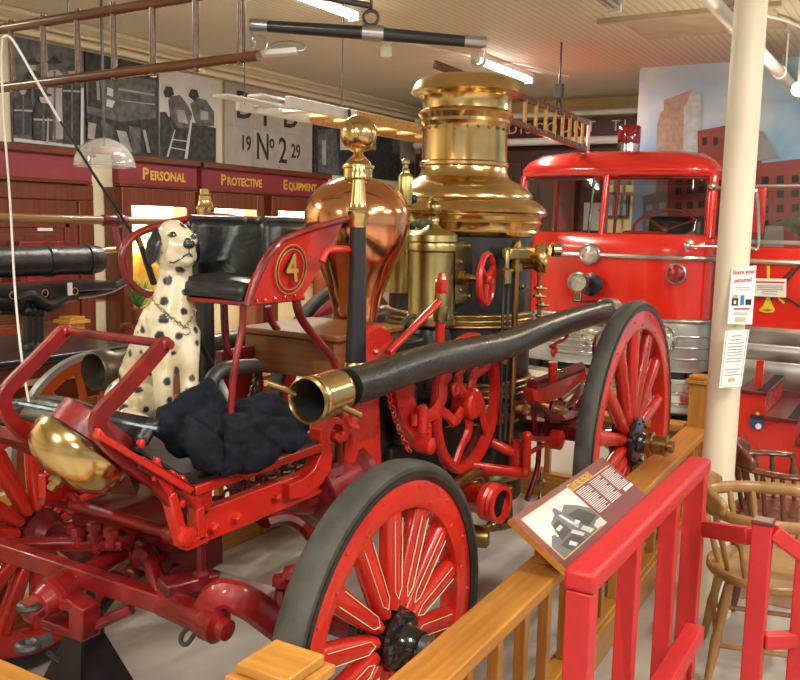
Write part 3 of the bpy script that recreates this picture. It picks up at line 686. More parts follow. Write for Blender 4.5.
# pillars between sill and roof
lo_, hi_ = tring(Zw-.02, TW-.03, TX+.05, k=28), tring(2.22, TW-.045, TX+.13, k=28)
def pil(i, r, name='pillar', m=RED_TRUCK): MB().tube([lo_[i], lo_[i].lerp(hi_[i], .5), hi_[i]], r, 10).build(name, m, t)
pil(15, .028); pil(4, .05); pil(25, .045)
MB().tube([lo_[0], hi_[0]], .05, 8).build('pillar', RED_DARK, t); MB().tube([lo_[-1], hi_[-1]], .05, 8).build('pillar', RED_DARK, t)
WS = glass('windscreen glass', gloss=.045)
for (i0, i1) in ((4, 15), (15, 25)):
    n_ = i1-i0; mb = MB(); vs = []; fs = []
    for j in range(n_+1): vs += [lo_[i0+j].lerp(hi_[i0+j], .03), lo_[i0+j].lerp(hi_[i0+j], .97)]
    for j in range(n_): fs.append((2*j, 2*j+2, 2*j+3, 2*j+1))
    pane = mb.add(vs, fs).build('windscreen', WS, t)
    loop = [lo_[i0+j].lerp(hi_[i0+j], .04) for j in range(n_+1)]+[lo_[i0+j].lerp(hi_[i0+j], .96) for j in range(n_, -1, -1)]
    # the rubber gasket sits just inside the opening
    loop[0] = loop[0].lerp(loop[1], .5); loop[n_] = loop[n_].lerp(loop[n_-1], .5); loop[n_+1] = loop[n_+1].lerp(loop[n_+2], .5); loop[-1] = loop[-1].lerp(loop[-2], .5)
    MB().tube(loop, .014, 6, closed=True).build('gasket', BLACK_IRON if i0 == 15 else RED_DARK, pane)
# inside
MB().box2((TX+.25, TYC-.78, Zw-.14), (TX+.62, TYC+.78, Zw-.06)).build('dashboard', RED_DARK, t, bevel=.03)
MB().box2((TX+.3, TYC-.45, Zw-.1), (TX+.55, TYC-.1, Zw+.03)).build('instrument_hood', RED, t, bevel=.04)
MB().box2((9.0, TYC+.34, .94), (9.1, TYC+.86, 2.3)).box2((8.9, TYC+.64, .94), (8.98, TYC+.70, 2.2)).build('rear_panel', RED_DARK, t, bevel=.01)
MB().box2((8.85, TYC+.36, 1.72), (8.9, TYC+.52, 2.0)).build('rear_window', SILVER, t)
q = ax(672, 226, 8.6)
MB().box2((8.55, q.y-.28, 1.3), (8.75, q.y+.22, q.z+.09)).build('seat_back', LEATHER, t, bevel=.05)
q = ax(664, 226, TX+.42)
sw = MB().torus(q, (-.55, 0, .83), .27, .014, 36, 8).build('steering_wheel', M('red brown bakelite', (.32, .06, .03), .25, coat=.5), t)
u_, w_ = frame_of((-.55, 0, .83))
mb = MB()
for k in range(3): a_ = k*2*pi/3+.4; mb.tube([q-V((-.55, 0, .83))*.05, q+(u_*cos(a_)+w_*sin(a_))*.265], .009, 6)
mb.ball(q-V((-.55, 0, .83))*.05, .035, n=12).cyl(q-V((-.55, 0, .83))*.06, q-V((-.55, 0, .83))*.4, .02, n=10)
mb.build('spokes', M('red brown bakelite spokes', (.32, .06, .03), .25, coat=.5), sw)
# chrome strips
def strip(z, r, name='chrome_strip', i0=1, i1=30, off=.012, m=STEEL, w=TW):
    R_ = tring(z, w+off, TX-off); MB().tube(R_[i0:i1], r, 8).build(name, m, t)
strip(1.505, .022); strip(.955, .016)
q = ax(590, 254, TX-.02); q.x = TX+.0
l_ = MB().lathe([(.095, -.01), (.098, .03), (.086, .045), (.08, .04)], q, (-1, 0, 0), 32).build('warning_lamp', STEEL, t)
MB().lathe([(.084, .03), (.06, .045), (.0, .052)], q, (-1, 0, 0), 28).build('lens', LENS, l_)
q = ax(675, 274, TX-.02); q.x = TX+.04
l_ = MB().lathe([(.088, -.06), (.09, .03), (.08, .04), (.076, .035)], q, (-1, 0, 0), 32).build('red_lamp', STEEL, t)
MB().lathe([(.078, .03), (.06, .06), (.03, .075), (0, .078)], q, (-1, 0, 0), 28).build('lens', RED_GLASS, l_)
# spot lamp with siren body on a bracket
q = ax(579, 282, TX-.30); q2 = V((TX-.02, q.y-.03, q.z-.01))
s_ = MB().lathe([(.03, -.26), (.06, -.22), (.075, -.1), (.08, 0), (.088, .02), (.088, .05)], q, (-1, -.15, .0), 28, cap=False).build('spot_lamp', RED_TRUCK, t)
MB().lathe([(.089, .015), (.094, .03), (.092, .058), (.074, .06)], q, (-1, -.15, 0), 28, cap=False).build('bezel', CHROME, s_)
MB().lathe([(.076, .045), (.05, .03), (.02, .02), (0, .018)], q, (-1, -.15, 0), 28).build('lens', LENS, s_)
MB().lathe([(.10, 0), (.105, .03), (.06, .05)], q+V((.24, -.04, -.03)), (-1, 0, 0), 24).build('siren_disc', BLACK_IRON, s_)
MB().box(q+V((.0, 0, -.12)), (.05, .06, .09)).build('mount', CHROME, s_, bevel=.006)
MB().beam(q+V((0, 0, -.17)), V((TX+.02, q.y-.05, q.z-.19)), .1, .02).build('bracket', RED_DARK, s_)
# silver lower front, headlights, bumper
loft([tring(.50, TW-.01, TX+.02), tring(.56, TW, TX), tring(.90, TW, TX), tring(.945, TW-.005, TX+.01)]).build('lower_front', SILVER, t, ang=50)
for z in (.62, .72, .82): strip(z, .010, 'moulding', 20, 29, .002, STEEL)
for z in (.62, .72, .82): strip(z, .010, 'moulding', 2, 10, .002, STEEL)
for yy in (ax(594, 335, TX).y, ax(661, 333, TX).y):
    c_ = V((TX+.015, yy, ax(594, 335, TX).z+.0))
    h_ = MB().lathe([(.13, -.06), (.135, .02), (.12, .045), (.105, .035)], c_, (-1, 0, 0), 32).build('headlight', CHROME, t)
    MB().lathe([(.108, .03), (.07, .05), (0, .06)], c_, (-1, 0, 0), 28).build('lens', LENS, h_)
mb = MB().box2((TX-.02, TYC-.45, .58), (TX+.02, TYC+.45, .88)); mb.build('grille_panel', SILVER, t, bevel=.02)
mb = MB()
for k in range(5): mb.box2((TX-.05, TYC-.42, .60+k*.06), (TX-.02, TYC+.42, .63+k*.06))
mb.build('grille', CHROME, t, bevel=.006)
loft([tring(.14, TW+.0, TX-.09), tring(.17, TW+.04, TX-.14), tring(.22, TW+.04, TX-.15), tring(.24, TW+.02, TX-.125), tring(.26, TW+.04, TX-.15), tring(.32, TW+.04, TX-.15), tring(.34, TW+.02, TX-.125), tring(.36, TW+.04, TX-.15), tring(.42, TW+.03, TX-.14), tring(.45, TW, TX-.10)]).build('bumper', CHROME, t, ang=35)
MB().box2((TX+.1, TYC-.52, .2), (9.1, TYC+.52, .55)).build('underbody', DARK, t)
for yy in (TYC-.66, TYC+.66):
    w_ = MB().lathe([(.25, -.10), (.36, -.11), (.40, -.07), (.40, .07), (.36, .11), (.25, .10)], (TX+.55, yy, .40), (0, 1, 0), 40).build('wheel', RUBBER, t)
    MB().lathe([(.25, -.115), (.25, .115)], (TX+.55, yy, .40), (0, 1, 0), 32).build('rim', RED_TRUCK, w_)
# roof beacon
q = ax(627, 148, TX+.45)
bz = 2.475
b_ = MB().lathe([(.10, -.06), (.10, .05), (.09, .06)], (TX+.5, q.y, bz), n=28).build('roof_beacon', CHROME, t)
MB().lathe([(.10, .055), (.104, .07), (.106, .20), (.095, .215), (0, .22)], (TX+.5, q.y, bz), n=28).build('lens', RED_GLASS, b_)
# hinge hardware and mirror arm
q = ax(687, 246, TX-.02)
MB().ball(q, .035, n=12).cyl(q, V((TX+.1, TYC-TW-.12, q.z-.0)), .011, n=8).build('door_stay', STEEL, t)
q = ax(712, 186, TX+.25)
MB().ball(q, .04, n=12).cyl(q, q+V((.05, -.06, -.02)), .02, n=8).build('roof_hook', CHROME, t)
# open door swung out to face forward
DX = 7.92
y1 = ax(722, 300, DX).y; y0 = .25
d_ = MB(); zb0, zb1 = ax(760, 333, DX).z, ax(770, 247, DX).z
d_.box2((DX, y0, zb0-.02), (DX+.06, y1, zb1)).build('door', RED_TRUCK, t, bevel=.02)
dob = bpy.data.objects['door']
for o_ in t.children:
    if o_.name.startswith('door') and o_.name.split('.')[0] == 'door': dob = o_
z_ = ax(770, 242, DX).z
MB().box2((DX-.015, y0, z_-.02), (DX+.07, y1, z_+.015)).build('window_sill_strip', STEEL, dob, bevel=.006)
z2 = ax(775, 186, DX).z
MB().cyl((DX+.02, y0, z2), (DX+.02, y1-.12, z2), .014, n=8).build('window_frame', STEEL, dob)
MB().box2((DX+.02, y0, z_), (DX+.026, y1-.12, z2)).build('window_pane', GLASS, dob)
z3 = ax(770, 262, DX).z; MB().cyl((DX-.008, y0, z3), (DX-.008, y1, z3), .022, n=8).build('chrome_strip', STEEL, dob)
zc = ax(775, 328, DX).z; zd = ax(760, 388, DX).z
mb = MB(); prof = [(0, zc), (-.03, zc-.03), (-.03, zc-.12), (-.015, zc-.14), (-.03, zc-.16), (-.03, zc-.26), (-.015, zc-.28), (-.03, zc-.3), (-.03, zd+.06), (.0, zd), (.06, zd), (.06, zc)]
mb.prism([(DX+a_, y0, b__) for a_, b__ in prof], (0, y1-y0, 0)).build('ribbed_panel', STEEL, dob, bevel=.004)
# emblem: speaking trumpet, ladder and axe
mb = MB()
def dpoly(pts, lay=1): mb.prism([ax(x, y, DX)-V((.003*lay, 0, 0)) for x, y in pts], (-.002, 0, 0))
mb.mat(1); dpoly([(759, 312), (800, 264), (801.5, 266), (762, 313)]); dpoly([(777, 284), (792, 268), (795, 268), (779, 286)]); dpoly([(777, 291), (800, 305), (800, 308), (777, 294)]); dpoly([(758, 297), (775, 285), (776, 287), (759, 300)])
for k in range(4): dpoly([(779+k*4, 281-k*4.2), (785+k*4, 282-k*4.2), (785+k*4, 283.2-k*4.2), (779+k*4, 282.2-k*4.2)])
mb.mat(0); dpoly([(767, 266), (770, 266), (770, 298), (773, 306), (775, 309), (774, 312), (767, 313), (760, 311.5), (759.5, 309.5), (763, 306), (767, 297)], 2); dpoly([(778, 297), (785, 302), (784, 304), (779, 300)], 2)
mb.mat(2); dpoly([(762, 310), (767, 308.5), (773, 309.5), (768, 311.5)], 3)
mb.build('emblem', [M('yellow enamel', (.85, .62, .04), .3), M('emblem black', (.05, .025, .02), .4), M('emblem brown', (.3, .18, .03), .4)], dob)
# mirror and its bracket on the door hinge side
p0, p1, p2, p3 = ax(749, 247, DX-.05), ax(752.5, 196, DX-.05), ax(757, 196, DX-.05), ax(758.5, 245, DX-.05)
MB().tube(smooth_path([p0, p1, p2, p3, p0.lerp(p3, .5)-V((0, 0, .02)), p0], 5), .014, 8).build('mirror_arm', CHROME, t)
MB().box(ax(758, 210, DX+.25), (.05, .12, .42)).build('quarter_panel', RED_TRUCK, t, bevel=.02)
# notice stuck on the door
S3 = Sheet(*[ax(x, y, DX-.035) for x, y in ((752, 278.3), (786.5, 278.8), (751.5, 296), (786, 297.5))])
n_ = thing('paper_notice', S3.p(.5, 1), 'white notice with a red top line stuck on the red truck door', 'notice')
S3.board(.003).build('sheet', PAPER, n_)
mb = MB().mat(0); S3.rect(mb, .12, .16, .95, .24); mb.mat(1)
for v in (.38, .48, .58, .68, .82): S3.rect(mb, .15 if v < .6 else .3, v, .92 if v < .6 else .75, v+.04)
mb.build('print', [RED_INK, GREY_INK], n_)

# ---- red wooden steps in front of the open door
q0 = ax(735, 470, 6.86)
t = thing('red_steps', (7.2, .75, 0), 'red painted wooden steps with black treads below the truck door', 'steps')
ys = [1.14, .955, .735, .50, .25]; zs = [.59, .415, .25, .10]
for k in range(4):
    MB().box2((6.86, ys[k+1], 0), (7.72, ys[k], zs[k]-.03)).build('box_step', RED, t)
    MB().box2((6.83, ys[k+1]-.012, zs[k]-.03), (7.74, ys[k]+.0, zs[k])).build('tread', RED_DARK, t, bevel=.006)
    MB().box2((6.86, ys[k+1]-.008, zs[k]), (7.72, ys[k+1]+.06, zs[k]+.004)).build('grip_strip', DARK, t)
MB().box2((6.95, 1.0, .6), (7.0, 1.05, .80)).build('handrail_post', RED, t)
q = ax(757, 423, 6.85)
e_ = MB().lathe([(.052, 0), (.052, .004)], q, (-1, 0, 0), 28).build('round_emblem', M('emblem blue', (.03, .07, .25), .5), t)
MB().box(q+V((-.006, 0, .045)), (.003, .10, .03)).build('emblem_band', INK, e_)
MB().lathe([(.022, 0), (.022, .002)], q+V((-.005, -.012, -.022)), (-1, 0, 0), 16).build('emblem_patch', PAPER, e_)
MB().lathe([(.014, 0), (.0, .003)], q+V((-.005, 0, .07)), (-1, 0, 0), 10).build('emblem_star', GOLD, e_)

# ---- two captain's chairs by the column
def chair(loc, ang, m, label, crest=True, hoop=.27, zs=.44, za=.70, af=.2, bow=False):
    t = thing('captain_chair', loc, label, 'chair')
    R_ = Matrix.Rotation(ang, 3, 'Z'); o = V(loc)
    g = lambda x, y, z: o+R_ @ V((x, y, z))          # local x forward
    pts = []
    for i in range(32):
        a_ = 2*pi*i/32; pts.append(g(.23*cos(a_)*(1 if cos(a_) < 0 else .95), .235*sin(a_)*(1.0 if abs(sin(a_)) < .9 else 1), zs-.035))
    MB().prism(pts, (0, 0, .035)).build('seat', m, t, bevel=.01)
    for sx in (-1, 1):
        for sy in (-1, 1):
            top, bot = g(.15*sx, .15*sy, zs-.03), g(.21*sx, .21*sy, 0)
            MB().tube([top, top.lerp(bot, .25), top.lerp(bot, .45), top.lerp(bot, .55), top.lerp(bot, .8), bot], [.015, .021, .017, .022, .017, .013], 12).build('leg', m, t)
    l_ = lambda sx, sy, f: g(.15*sx, .15*sy, zs-.03).lerp(g(.22*sx, .22*sy, 0), f)
    for sy in (-1, 1): MB().cyl(l_(-1, sy, .6), l_(1, sy, .6), .011, n=8).build('stretcher', m, t)
    for sx, f in ((1, .5), (-1, .5)): MB().cyl(l_(sx, -1, f), l_(sx, 1, f), .011, n=8).build('stretcher', m, t)
    arm = []
    for i in range(25):
        a_ = pi/2+pi*i/24; arm.append(g(hoop*cos(a_)*.95-.02, hoop*sin(a_), za))
    if bow: arm = smooth_path([g(.20, .21, zs), g(.26, hoop-.02, zs+.1), g(.24, hoop, za-.08), g(.15, hoop, za-.005)]+arm[::3]+[g(.15, -hoop, za-.005), g(.24, -hoop, za-.08), g(.26, -hoop+.02, zs+.1), g(.20, -.21, zs)], 4)
    else: arm = [g(af, hoop-.02, za), g(af*.5, hoop, za)]+arm+[g(af*.5, -hoop, za), g(af, -hoop+.02, za)]
    mb = MB(); mb.asp = 1.7; mb.tube(arm, .0145, 10, flat=(0, 0, 1) if False else R_ @ V((1, 0, 0))).build('arm_rail', m, t)
    if crest:
        mb = MB(); vs = []
        def fn(u, v):
            a_ = pi/2+pi*(.22+.56*u); h = .10*sin(pi*(u*.9+.05))**.5
            return g((hoop+.012)*cos(a_)*.95-.02, (hoop+.012)*sin(a_), za+.005+h*v)
        mb.grid(fn, 20, 4).build('crest', m, t, solid=.025)
    for i in range(8):
        a_ = pi/2+pi*(i+.3)/7.6
        p, q = g(.19*cos(a_), .20*sin(a_), zs), g(hoop*cos(a_)*.95-.02, hoop*sin(a_), za)
        if crest: MB().tube([p, p.lerp(q, .2), p.lerp(q, .4), p.lerp(q, .7), q], [.009, .011, .009, .015, .009], 10).build('spindle', m, t)
        else: MB().cyl(p, q, .008, n=8).build('spindle', m, t)
    for sy in (-1, 1):
        p, q = g(min(.13, af+.02), .19*sy, zs), g(min(.15, af), (hoop-.01)*sy, za); MB().tube([p, p.lerp(q, .2), p.lerp(q, .35), p.lerp(q, .65), p.lerp(q, .8), q], [.010, .014, .009, .022, .012, .012], 12).build('arm_post', m, t)
    return t, g
chair((4.43, .50, .004), radians(-76), DARK_CHAIR, 'dark brown captain\'s chair with turned spindles beside the red steps', hoop=.22, af=.05, za=.66)
chair((3.66, .455, 0), radians(-76), TAN_CHAIR, 'worn tan wooden armchair with round bowed arm rail behind the red railing', crest=True, hoop=.26, za=.68, bow=True)

# ================================================================ oak fence around the steam engine
RZ = .60
def post(x, y, par, h=.86, m=OAK_Z, s=.055):
    p_ = MB().box2((x-s, y-s, 0), (x+s, y+s, h)).build('post', m, par, bevel=.006)
    MB().box2((x-s-.022, y-s-.022, h), (x+s+.022, y+s+.022, h+.022)).box2((x-s-.006, y-s-.006, h+.022), (x+s+.006, y+s+.006, h+.045)).build('cap', OAK_Y, p_, bevel=.004)
def fence(a, b, label, posts=(), step=.215, skip=()):
    a, b = V(a), V(b); d = (b-a).normalized(); sd = V((-d.y, d.x, 0)); L_ = (b-a).length
    m = OAK if abs(d.x) > .5 else OAK_Y
    t = thing('oak_fence', (a+b)/2, label, 'fence', None)
    MB().beam(a+V((0, 0, RZ-.022)), b+V((0, 0, RZ-.022)), .135, .044).build('rail', m, t, bevel=.006)
    MB().beam(a+V((0, 0, RZ-.075)), b+V((0, 0, RZ-.075)), .04, .06).build('under_rail', m, t, bevel=.004)
    MB().beam(a+V((0, 0, .07)), b+V((0, 0, .07)), .10, .14).beam(a+V((0, 0, .149)), b+V((0, 0, .149)), .07, .018).build('bottom_rail', m, t, bevel=.005)
    k = step
    while k < L_-.06:
        p = a+d*k; MB().beam(p+V((0, 0, .157)), p+V((0, 0, RZ-.045)), .038, .038, up=d).build('baluster', OAK_Z, t, bevel=.003); k += step
    for x, y in posts: post(x, y, t)
    return t
YN, YF, XN, XF = 1.02, 3.14, 1.292, 5.33
fence((XN, YN, 0), (XF, YN+.08, 0), 'oak fence with flat rail along the near side of the steam engine', [(XN, YN), (XF, YN+.08)])
q1 = az(17, 443, .905); q2_ = az(266, 375, .905)
fence((XN, YF, 0), (XF, YF, 0), 'oak fence along the far side of the steam engine', [(XN, YF), (q1.x, YF), (q2_.x, YF), (XF, YF)])
fence((XN, YN+.07, 0), (XN, YF-.07, 0), 'oak fence across the front end of the steam engine at the lower left corner', [])
fence((XF+.03, YN+.16, 0), (XF+.03, YF-.07, 0), 'oak fence across the rear end of the steam engine under the truck bumper', [])
q = az(72, 318, .9)
t = thing('oak_post', (q.x, q.y, 0), 'lone square oak post with cap standing by the left wall doors', 'post')
s = .075
MB().box2((q.x-s, q.y-s, 0), (q.x+s, q.y+s, .86)).build('shaft', OAK_Z, t, bevel=.006)
MB().box2((q.x-s-.03, q.y-s-.03, .86), (q.x+s+.03, q.y+s+.03, .89)).box2((q.x-s, q.y-s, .89), (q.x+s, q.y+s, .915)).build('cap', OAK_Y, t, bevel=.004)

# ---- slanted information panel on the near rail
zt_, zb_ = .78, .635
TL, TR = az(513, 518, zt_), az(601, 457, zt_); TR.y = TL.y = (TL.y+TR.y)/2
BL, BR = V((TL.x, TL.y-.215, zb_)), V((TR.x, TR.y-.215, zb_))
PS = Sheet(TL, TR, BL, BR)
t = thing('information_panel', (PS.p(.5, .5).x, YN+.04, RZ), 'slanted maroon panel headed Steam Fire Engines with an old photograph, on the oak fence', 'sign')
PS.board(.028).build('backing_board', OAK, t, bevel=.003)
mb = MB().mat(0); PS.rect(mb, 0, 0, 1, 1, .0004)
mb.mat(1); PS.rect(mb, .50, .165, .98, .182, .0014); PS.rect(mb, .035, .085, .505, .83, .0010)
mb.mat(2); PS.rect(mb, .042, .10, .498, .815, .0016)
mb.mat(3); PS.poly(mb, [(.042, .60), (.10, .50), (.14, .52), (.17, .36), (.24, .30), (.26, .22), (.28, .22), (.30, .33), (.36, .26), (.44, .38), (.498, .52), (.498, .815), (.042, .815)], .0022)
mb.mat(4); PS.poly(mb, [(.13, .62), (.17, .40), (.23, .38), (.24, .60)], .0028); PS.poly(mb, [(.31, .40), (.42, .42), (.49, .66), (.36, .70)], .0028); PS.poly(mb, [(.10, .66), (.22, .64), (.27, .81), (.12, .81)], .0028)
mb.mat(2)
for q_ in ([(.16, .46), (.21, .45), (.21, .50), (.16, .51)], [(.255, .34), (.275, .34), (.31, .62), (.29, .63)], [(.28, .55), (.33, .52), (.35, .58), (.30, .61)], [(.12, .55), (.13, .50), (.14, .50), (.135, .56)], [(.22, .62), (.25, .60), (.30, .74), (.27, .76)], [(.30, .66), (.34, .65), (.38, .78), (.33, .79)], [(.14, .72), (.17, .69), (.20, .78), (.17, .80)], [(.40, .74), (.44, .72), (.45, .81), (.40, .81)]): PS.poly(mb, q_, .0034)
PS.rect(mb, .44, .71, .50, .83, .0036)
for c in range(3):
    for k in range(17):
        v = .215+k*.027
        if c == 2 and k > 13: continue
        u0 = .525+c*.157; PS.rect(mb, u0, v, u0+(.135 if (k*7+c) % 5 else .10), v+.013, .0016)
PS.rect(mb, .87, .60, .99, .66, .0016)
mb.build('print', [M('maroon panel print', (.22, .05, .06), .4), M('gold print', (.80, .52, .16), .4), M('panel pale print', (.80, .79, .76), .4), M('panel grey print', (.19, .19, .19), .4), M('panel dark print', (.07, .07, .07), .4)], t)
tx = PS.p(.505, .115, .0016)
text('STEAM FIRE ENGINES', .036, tx, PS.e, GOLD, t, align='LEFT', sx=.72, extrude=.0004, bold=.0008)
mb = MB()
for u in (.16, .84):
    p = PS.p(u, .5, -.03); mb.box2((p.x-.05, YN-.03, RZ), (p.x+.05, YN+.07, p.z-.02))
mb.build_each('bracket', OAK_Z, t, bevel=.004)

# ================================================================ red railing in front
g = thing('red_railing', (2.7, .6, 0), 'red painted wooden railing with square bars at the lower right, nearest the camera', 'railing')
GZ = .945
A, B = az(574, 570, GZ), az(703, 458, GZ); ym = (A.y+B.y)/2-.0
x0, x1 = az(567, 565, GZ).x-.01, az(705, 460, GZ).x
def gp(x, y, z0, z1, w=.05, n='bar', m=RED_WOOD, wy=None):
    wy = wy or w
    return MB().box2((x-w/2, y-wy/2, z0), (x+w/2, y+wy/2, z1)).build(n, m, g, bevel=.004)
MB().box2((x0-.01, ym-.04, GZ-.055), (x1+.04, ym+.04, GZ)).build('top_rail', RED_WOOD, g, bevel=.012)

zl = GZ-.055
gp(x0+.02, ym, 0, zl, .055, 'end_post', wy=.065)
for x in (x0+.42, x0+.86): gp(x, ym, 0, zl, .045, 'bar', wy=.055)
gp(x1, ym, 0, zl, .055, 'end_post', wy=.07)
MB().box2((x0+.02, ym-.02, .12), (x1, ym+.02, .18)).build('bottom_rail', RED_WOOD, g, bevel=.006)
MB().box2((2.0, ym-.125, .43), (x1-.33, ym-.065, .485)).build('side_rail', RED_WOOD, g, bevel=.006)
MB().beam((x1-.01, ym-.05, .70), (2.96, .42, .775), .05, .055).build('cross_rail', RED_WOOD, g, bevel=.006)
gp(2.92, .385, 0, .84, .06, 'corner_post', wy=.06)
MB().box2((2.888, .353, .835), (2.952, .417, .85)).build('post_cap', RED_DARK, g, bevel=.004)
MB().beam((2.925, .36, .815), (2.995, .275, .735), .05, .05).build('sloping_rail', RED_WOOD, g, bevel=.006)
gp(3.0, .265, 0, .725, .05, 'corner_post')
MB().beam((2.925, .36, .45), (2.995, .27, .45), .04, .05).build('lower_rail', RED_WOOD, g, bevel=.006)
# ================================================================ the steam fire engine
YC = 2.08
ENG = thing('steam_fire_engine', (3.0, YC, 0), 'red horse-drawn steam fire engine with brass boiler and copper air dome inside the oak fence', 'fire engine')
E_ = ENG
# ---- wheels
def wheel(x, y, R, side, rear=False, name='wheel'):
    """side -1: outer face towards -Y"""
    c = V((x, y, R)); axd = V((0, side, 0)); h = .032 if not rear else .036
    fo = MB(); ri = R-.055-.085
    fo.lathe([(ri, -h), (ri+.012, -h-.004), (R-.052, -h-.004), (R-.045, -h), (R-.045, h), (R-.052, h+.004), (ri+.012, h+.004), (ri, h), (ri, -h)], c, axd, 72, cap=False)
    for k in range(28):
        a_ = 2*pi*k/28; rr = ri+.022 if k % 2 else ri+.062
        fo.ball(c+V((cos(a_)*rr, side*(h+.004), sin(a_)*rr)), .0065, n=8)
    w = fo.build(name, RED, E_, ang=30)
    ty = h+.012 if not rear else h
    MB().lathe([(R-.05, -ty), (R-.012, -ty-.002), (R-.003, -ty+.012), (R, -ty+.03), (R, ty-.03), (R-.003, ty-.012), (R-.012, ty+.002), (R-.05, ty)], c, axd, 80, cap=False).build('tyre', RUBBER, w, ang=30)
    MB().lathe([(R-.056, -ty+.004), (R-.044, -ty-.006), (R-.028, -ty-.006), (R-.028, ty+.006), (R-.044, ty+.006), (R-.056, ty-.004)], c, axd, 80, cap=False).build('channel', BLACK_IRON, w, ang=30)
    n = 14
    for k in range(n):
        a_ = 2*pi*(k+.5)/n; d = V((cos(a_), 0, sin(a_))); tn = V((-sin(a_), 0, cos(a_)))
        r0, r1 = .095, ri+.006
        sp = MB(); wd = .046 if not rear else .046
        vs = []; ns = 10; st = [(r0, .45, 1.0), (r0+.05, .62, 1.0), (r0+.10, .70, .95), (r0+(r1-r0)*.6, .80, .9), (r1-.03, .86, .85), (r1-.004, .80, .8)]
        for (r_, sx, sy) in st:
            for j in range(ns):
                b_ = 2*pi*j/ns; ex = abs(cos(b_))**.85*(1 if cos(b_) > 0 else -1); ey = abs(sin(b_))**.85*(1 if sin(b_) > 0 else -1)
                vs.append(c+d*r_+tn*ex*wd*sx+V((0, side*ey*.033*sy, 0)))
        fs = []
        for i in range(len(st)-1):
            for j in range(ns): fs.append((i*ns+j, i*ns+(j+1) % ns, (i+1)*ns+(j+1) % ns, (i+1)*ns+j))
        fs += [tuple(range(ns))[::-1], tuple(range((len(st)-1)*ns, len(st)*ns))]
        sp.add(vs, fs)
        if side < 0 and not rear:
            sp.mat(1)
            for s_ in (-1, 1): sp.tube([c+d*(r0+.03)+V((0, side*.0335, 0)), c+d*(r0+.06)+tn*s_*wd*.40+V((0, side*.0335, 0)), c+d*(r1-.03)+tn*s_*wd*.46+V((0, side*.029, 0))], .0016, 5)
        sp.build('spoke', [RED, CREAM_LINE], w, ang=45)
    hr = .088 if not rear else .125
    MB().lathe([(.05, -.11), (.065, -.07), (hr, -.055), (hr, -.038), (.078, -.03), (.078, .03), (hr, .038), (hr, .055), (hr-.012, .062), (.06, .066), (.048, .085), (.044, .115), (.036, .12), (0, .12)], c, axd, 36).build('hub', BLACK_GLOSS if side < 0 else RED_DARK, w, ang=30)
    bl = MB()
    for k in range(10):
        a_ = 2*pi*k/10; bl.lathe([(.009, 0), (.009, .006), (.004, .009)], c+V((cos(a_)*(hr-.02), side*.06, sin(a_)*(hr-.02))), axd, 6)
    bl.build_each('hub_bolt', BLACK_IRON, w)
    if rear: MB().lathe([(.06, .10), (.06, .125), (.048, .13), (.048, .175), (.052, .18), (.052, .195), (.03, .20), (.03, .225), (.0, .225)], c, axd, 24).build('hub_cap', BRASS_D, w)
    else: MB().lathe([(.038, .10), (.036, .135), (.028, .148), (0, .15)], c, axd, 24).build('hub_cap', IRON_GREY, w)
    return w
XFA, XRA = 2.145, 4.31
wheel(XFA, 1.292, .53, -1); wheel(XRA, 1.225, .70, -1, True)
wheel(XFA, 2*YC-1.292+.03, .53, 1); wheel(XRA, 2*YC-1.225, .70, 1, True)
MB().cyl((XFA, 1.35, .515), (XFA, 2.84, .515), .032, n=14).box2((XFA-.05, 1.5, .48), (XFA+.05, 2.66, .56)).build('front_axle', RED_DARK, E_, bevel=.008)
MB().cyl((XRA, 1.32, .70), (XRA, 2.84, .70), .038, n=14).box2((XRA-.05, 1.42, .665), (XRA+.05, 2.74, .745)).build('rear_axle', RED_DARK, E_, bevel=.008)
# ---- springs over the front and rear axle (leaf packs)
def leaf(pts, y, name, m=RED_DARK, n=4, w=.06):
    mb = MB()
    for k in range(n):
        sub = [V(p)-V((0, 0, .014*k)) for p in pts]; c_ = sum(sub, V())/len(sub)
        sub = [c_+(p-c_)*(1-.16*k) for p in sub]
        for a_, b_ in zip(sub, sub[1:]): mb.beam(V((a_.x, y, a_.z)), V((b_.x, y, b_.z)), w, .012)
    return mb.build(name, m, E_, bevel=.002)
for yy in (1.55, 2*YC-1.55):
    leaf(smooth_path([(3.85, 0, .93), (4.1, 0, .80), (4.35, 0, .77), (4.6, 0, .80), (4.85, 0, .93)], 4), yy, 'leaf_spring', n=5)
    MB().tube([(4.85, yy, .93), (4.9, yy, 1.02), (4.75, yy, 1.05)], .02, 8).build('spring_shackle', RED_DARK, E_)
# ---- main frame
def prism_y(pts, Y, th, name, m, par=E_, bevel=.003, lift=0):
    return MB().prism([ay(x, y, Y) for x, y in pts], (0, th, 0)).build(name, m, par, bevel=bevel)
YR = 1.75
fr0, fr1 = ay(206, 528, YR), ay(280, 495, YR); zf = (fr0.z+fr1.z)/2
for yy in (YR, 2*YC-YR):
    MB().box2((1.82, yy-.0, zf-.05), (2.45, yy+.035, zf+.05)).build('frame_rail', RED, E_, bevel=.004)
    MB().tube(smooth_path([(2.42, yy+.02, zf), (2.6, yy+.02, zf-.02), (2.75, yy+.02, zf-.2), (2.95, yy+.02, zf-.28), (3.4, yy+.02, zf-.28), (3.75, yy+.02, zf-.1), (4.0, yy+.02, zf+.02)], 5), .038, 8).build('frame_rail', RED_DARK, E_)
    bt = MB()
    for x, y in ((212, 527), (235, 517), (275, 497)):
        p = ay(x, y, YR); bt.lathe([(.016, 0), (.016, .018), (.008, .024)], (p.x, yy if yy < YC else yy+.035, p.z), (0, -1 if yy < YC else 1, 0), 6)
    bt.build_each('bolt', RED, E_)
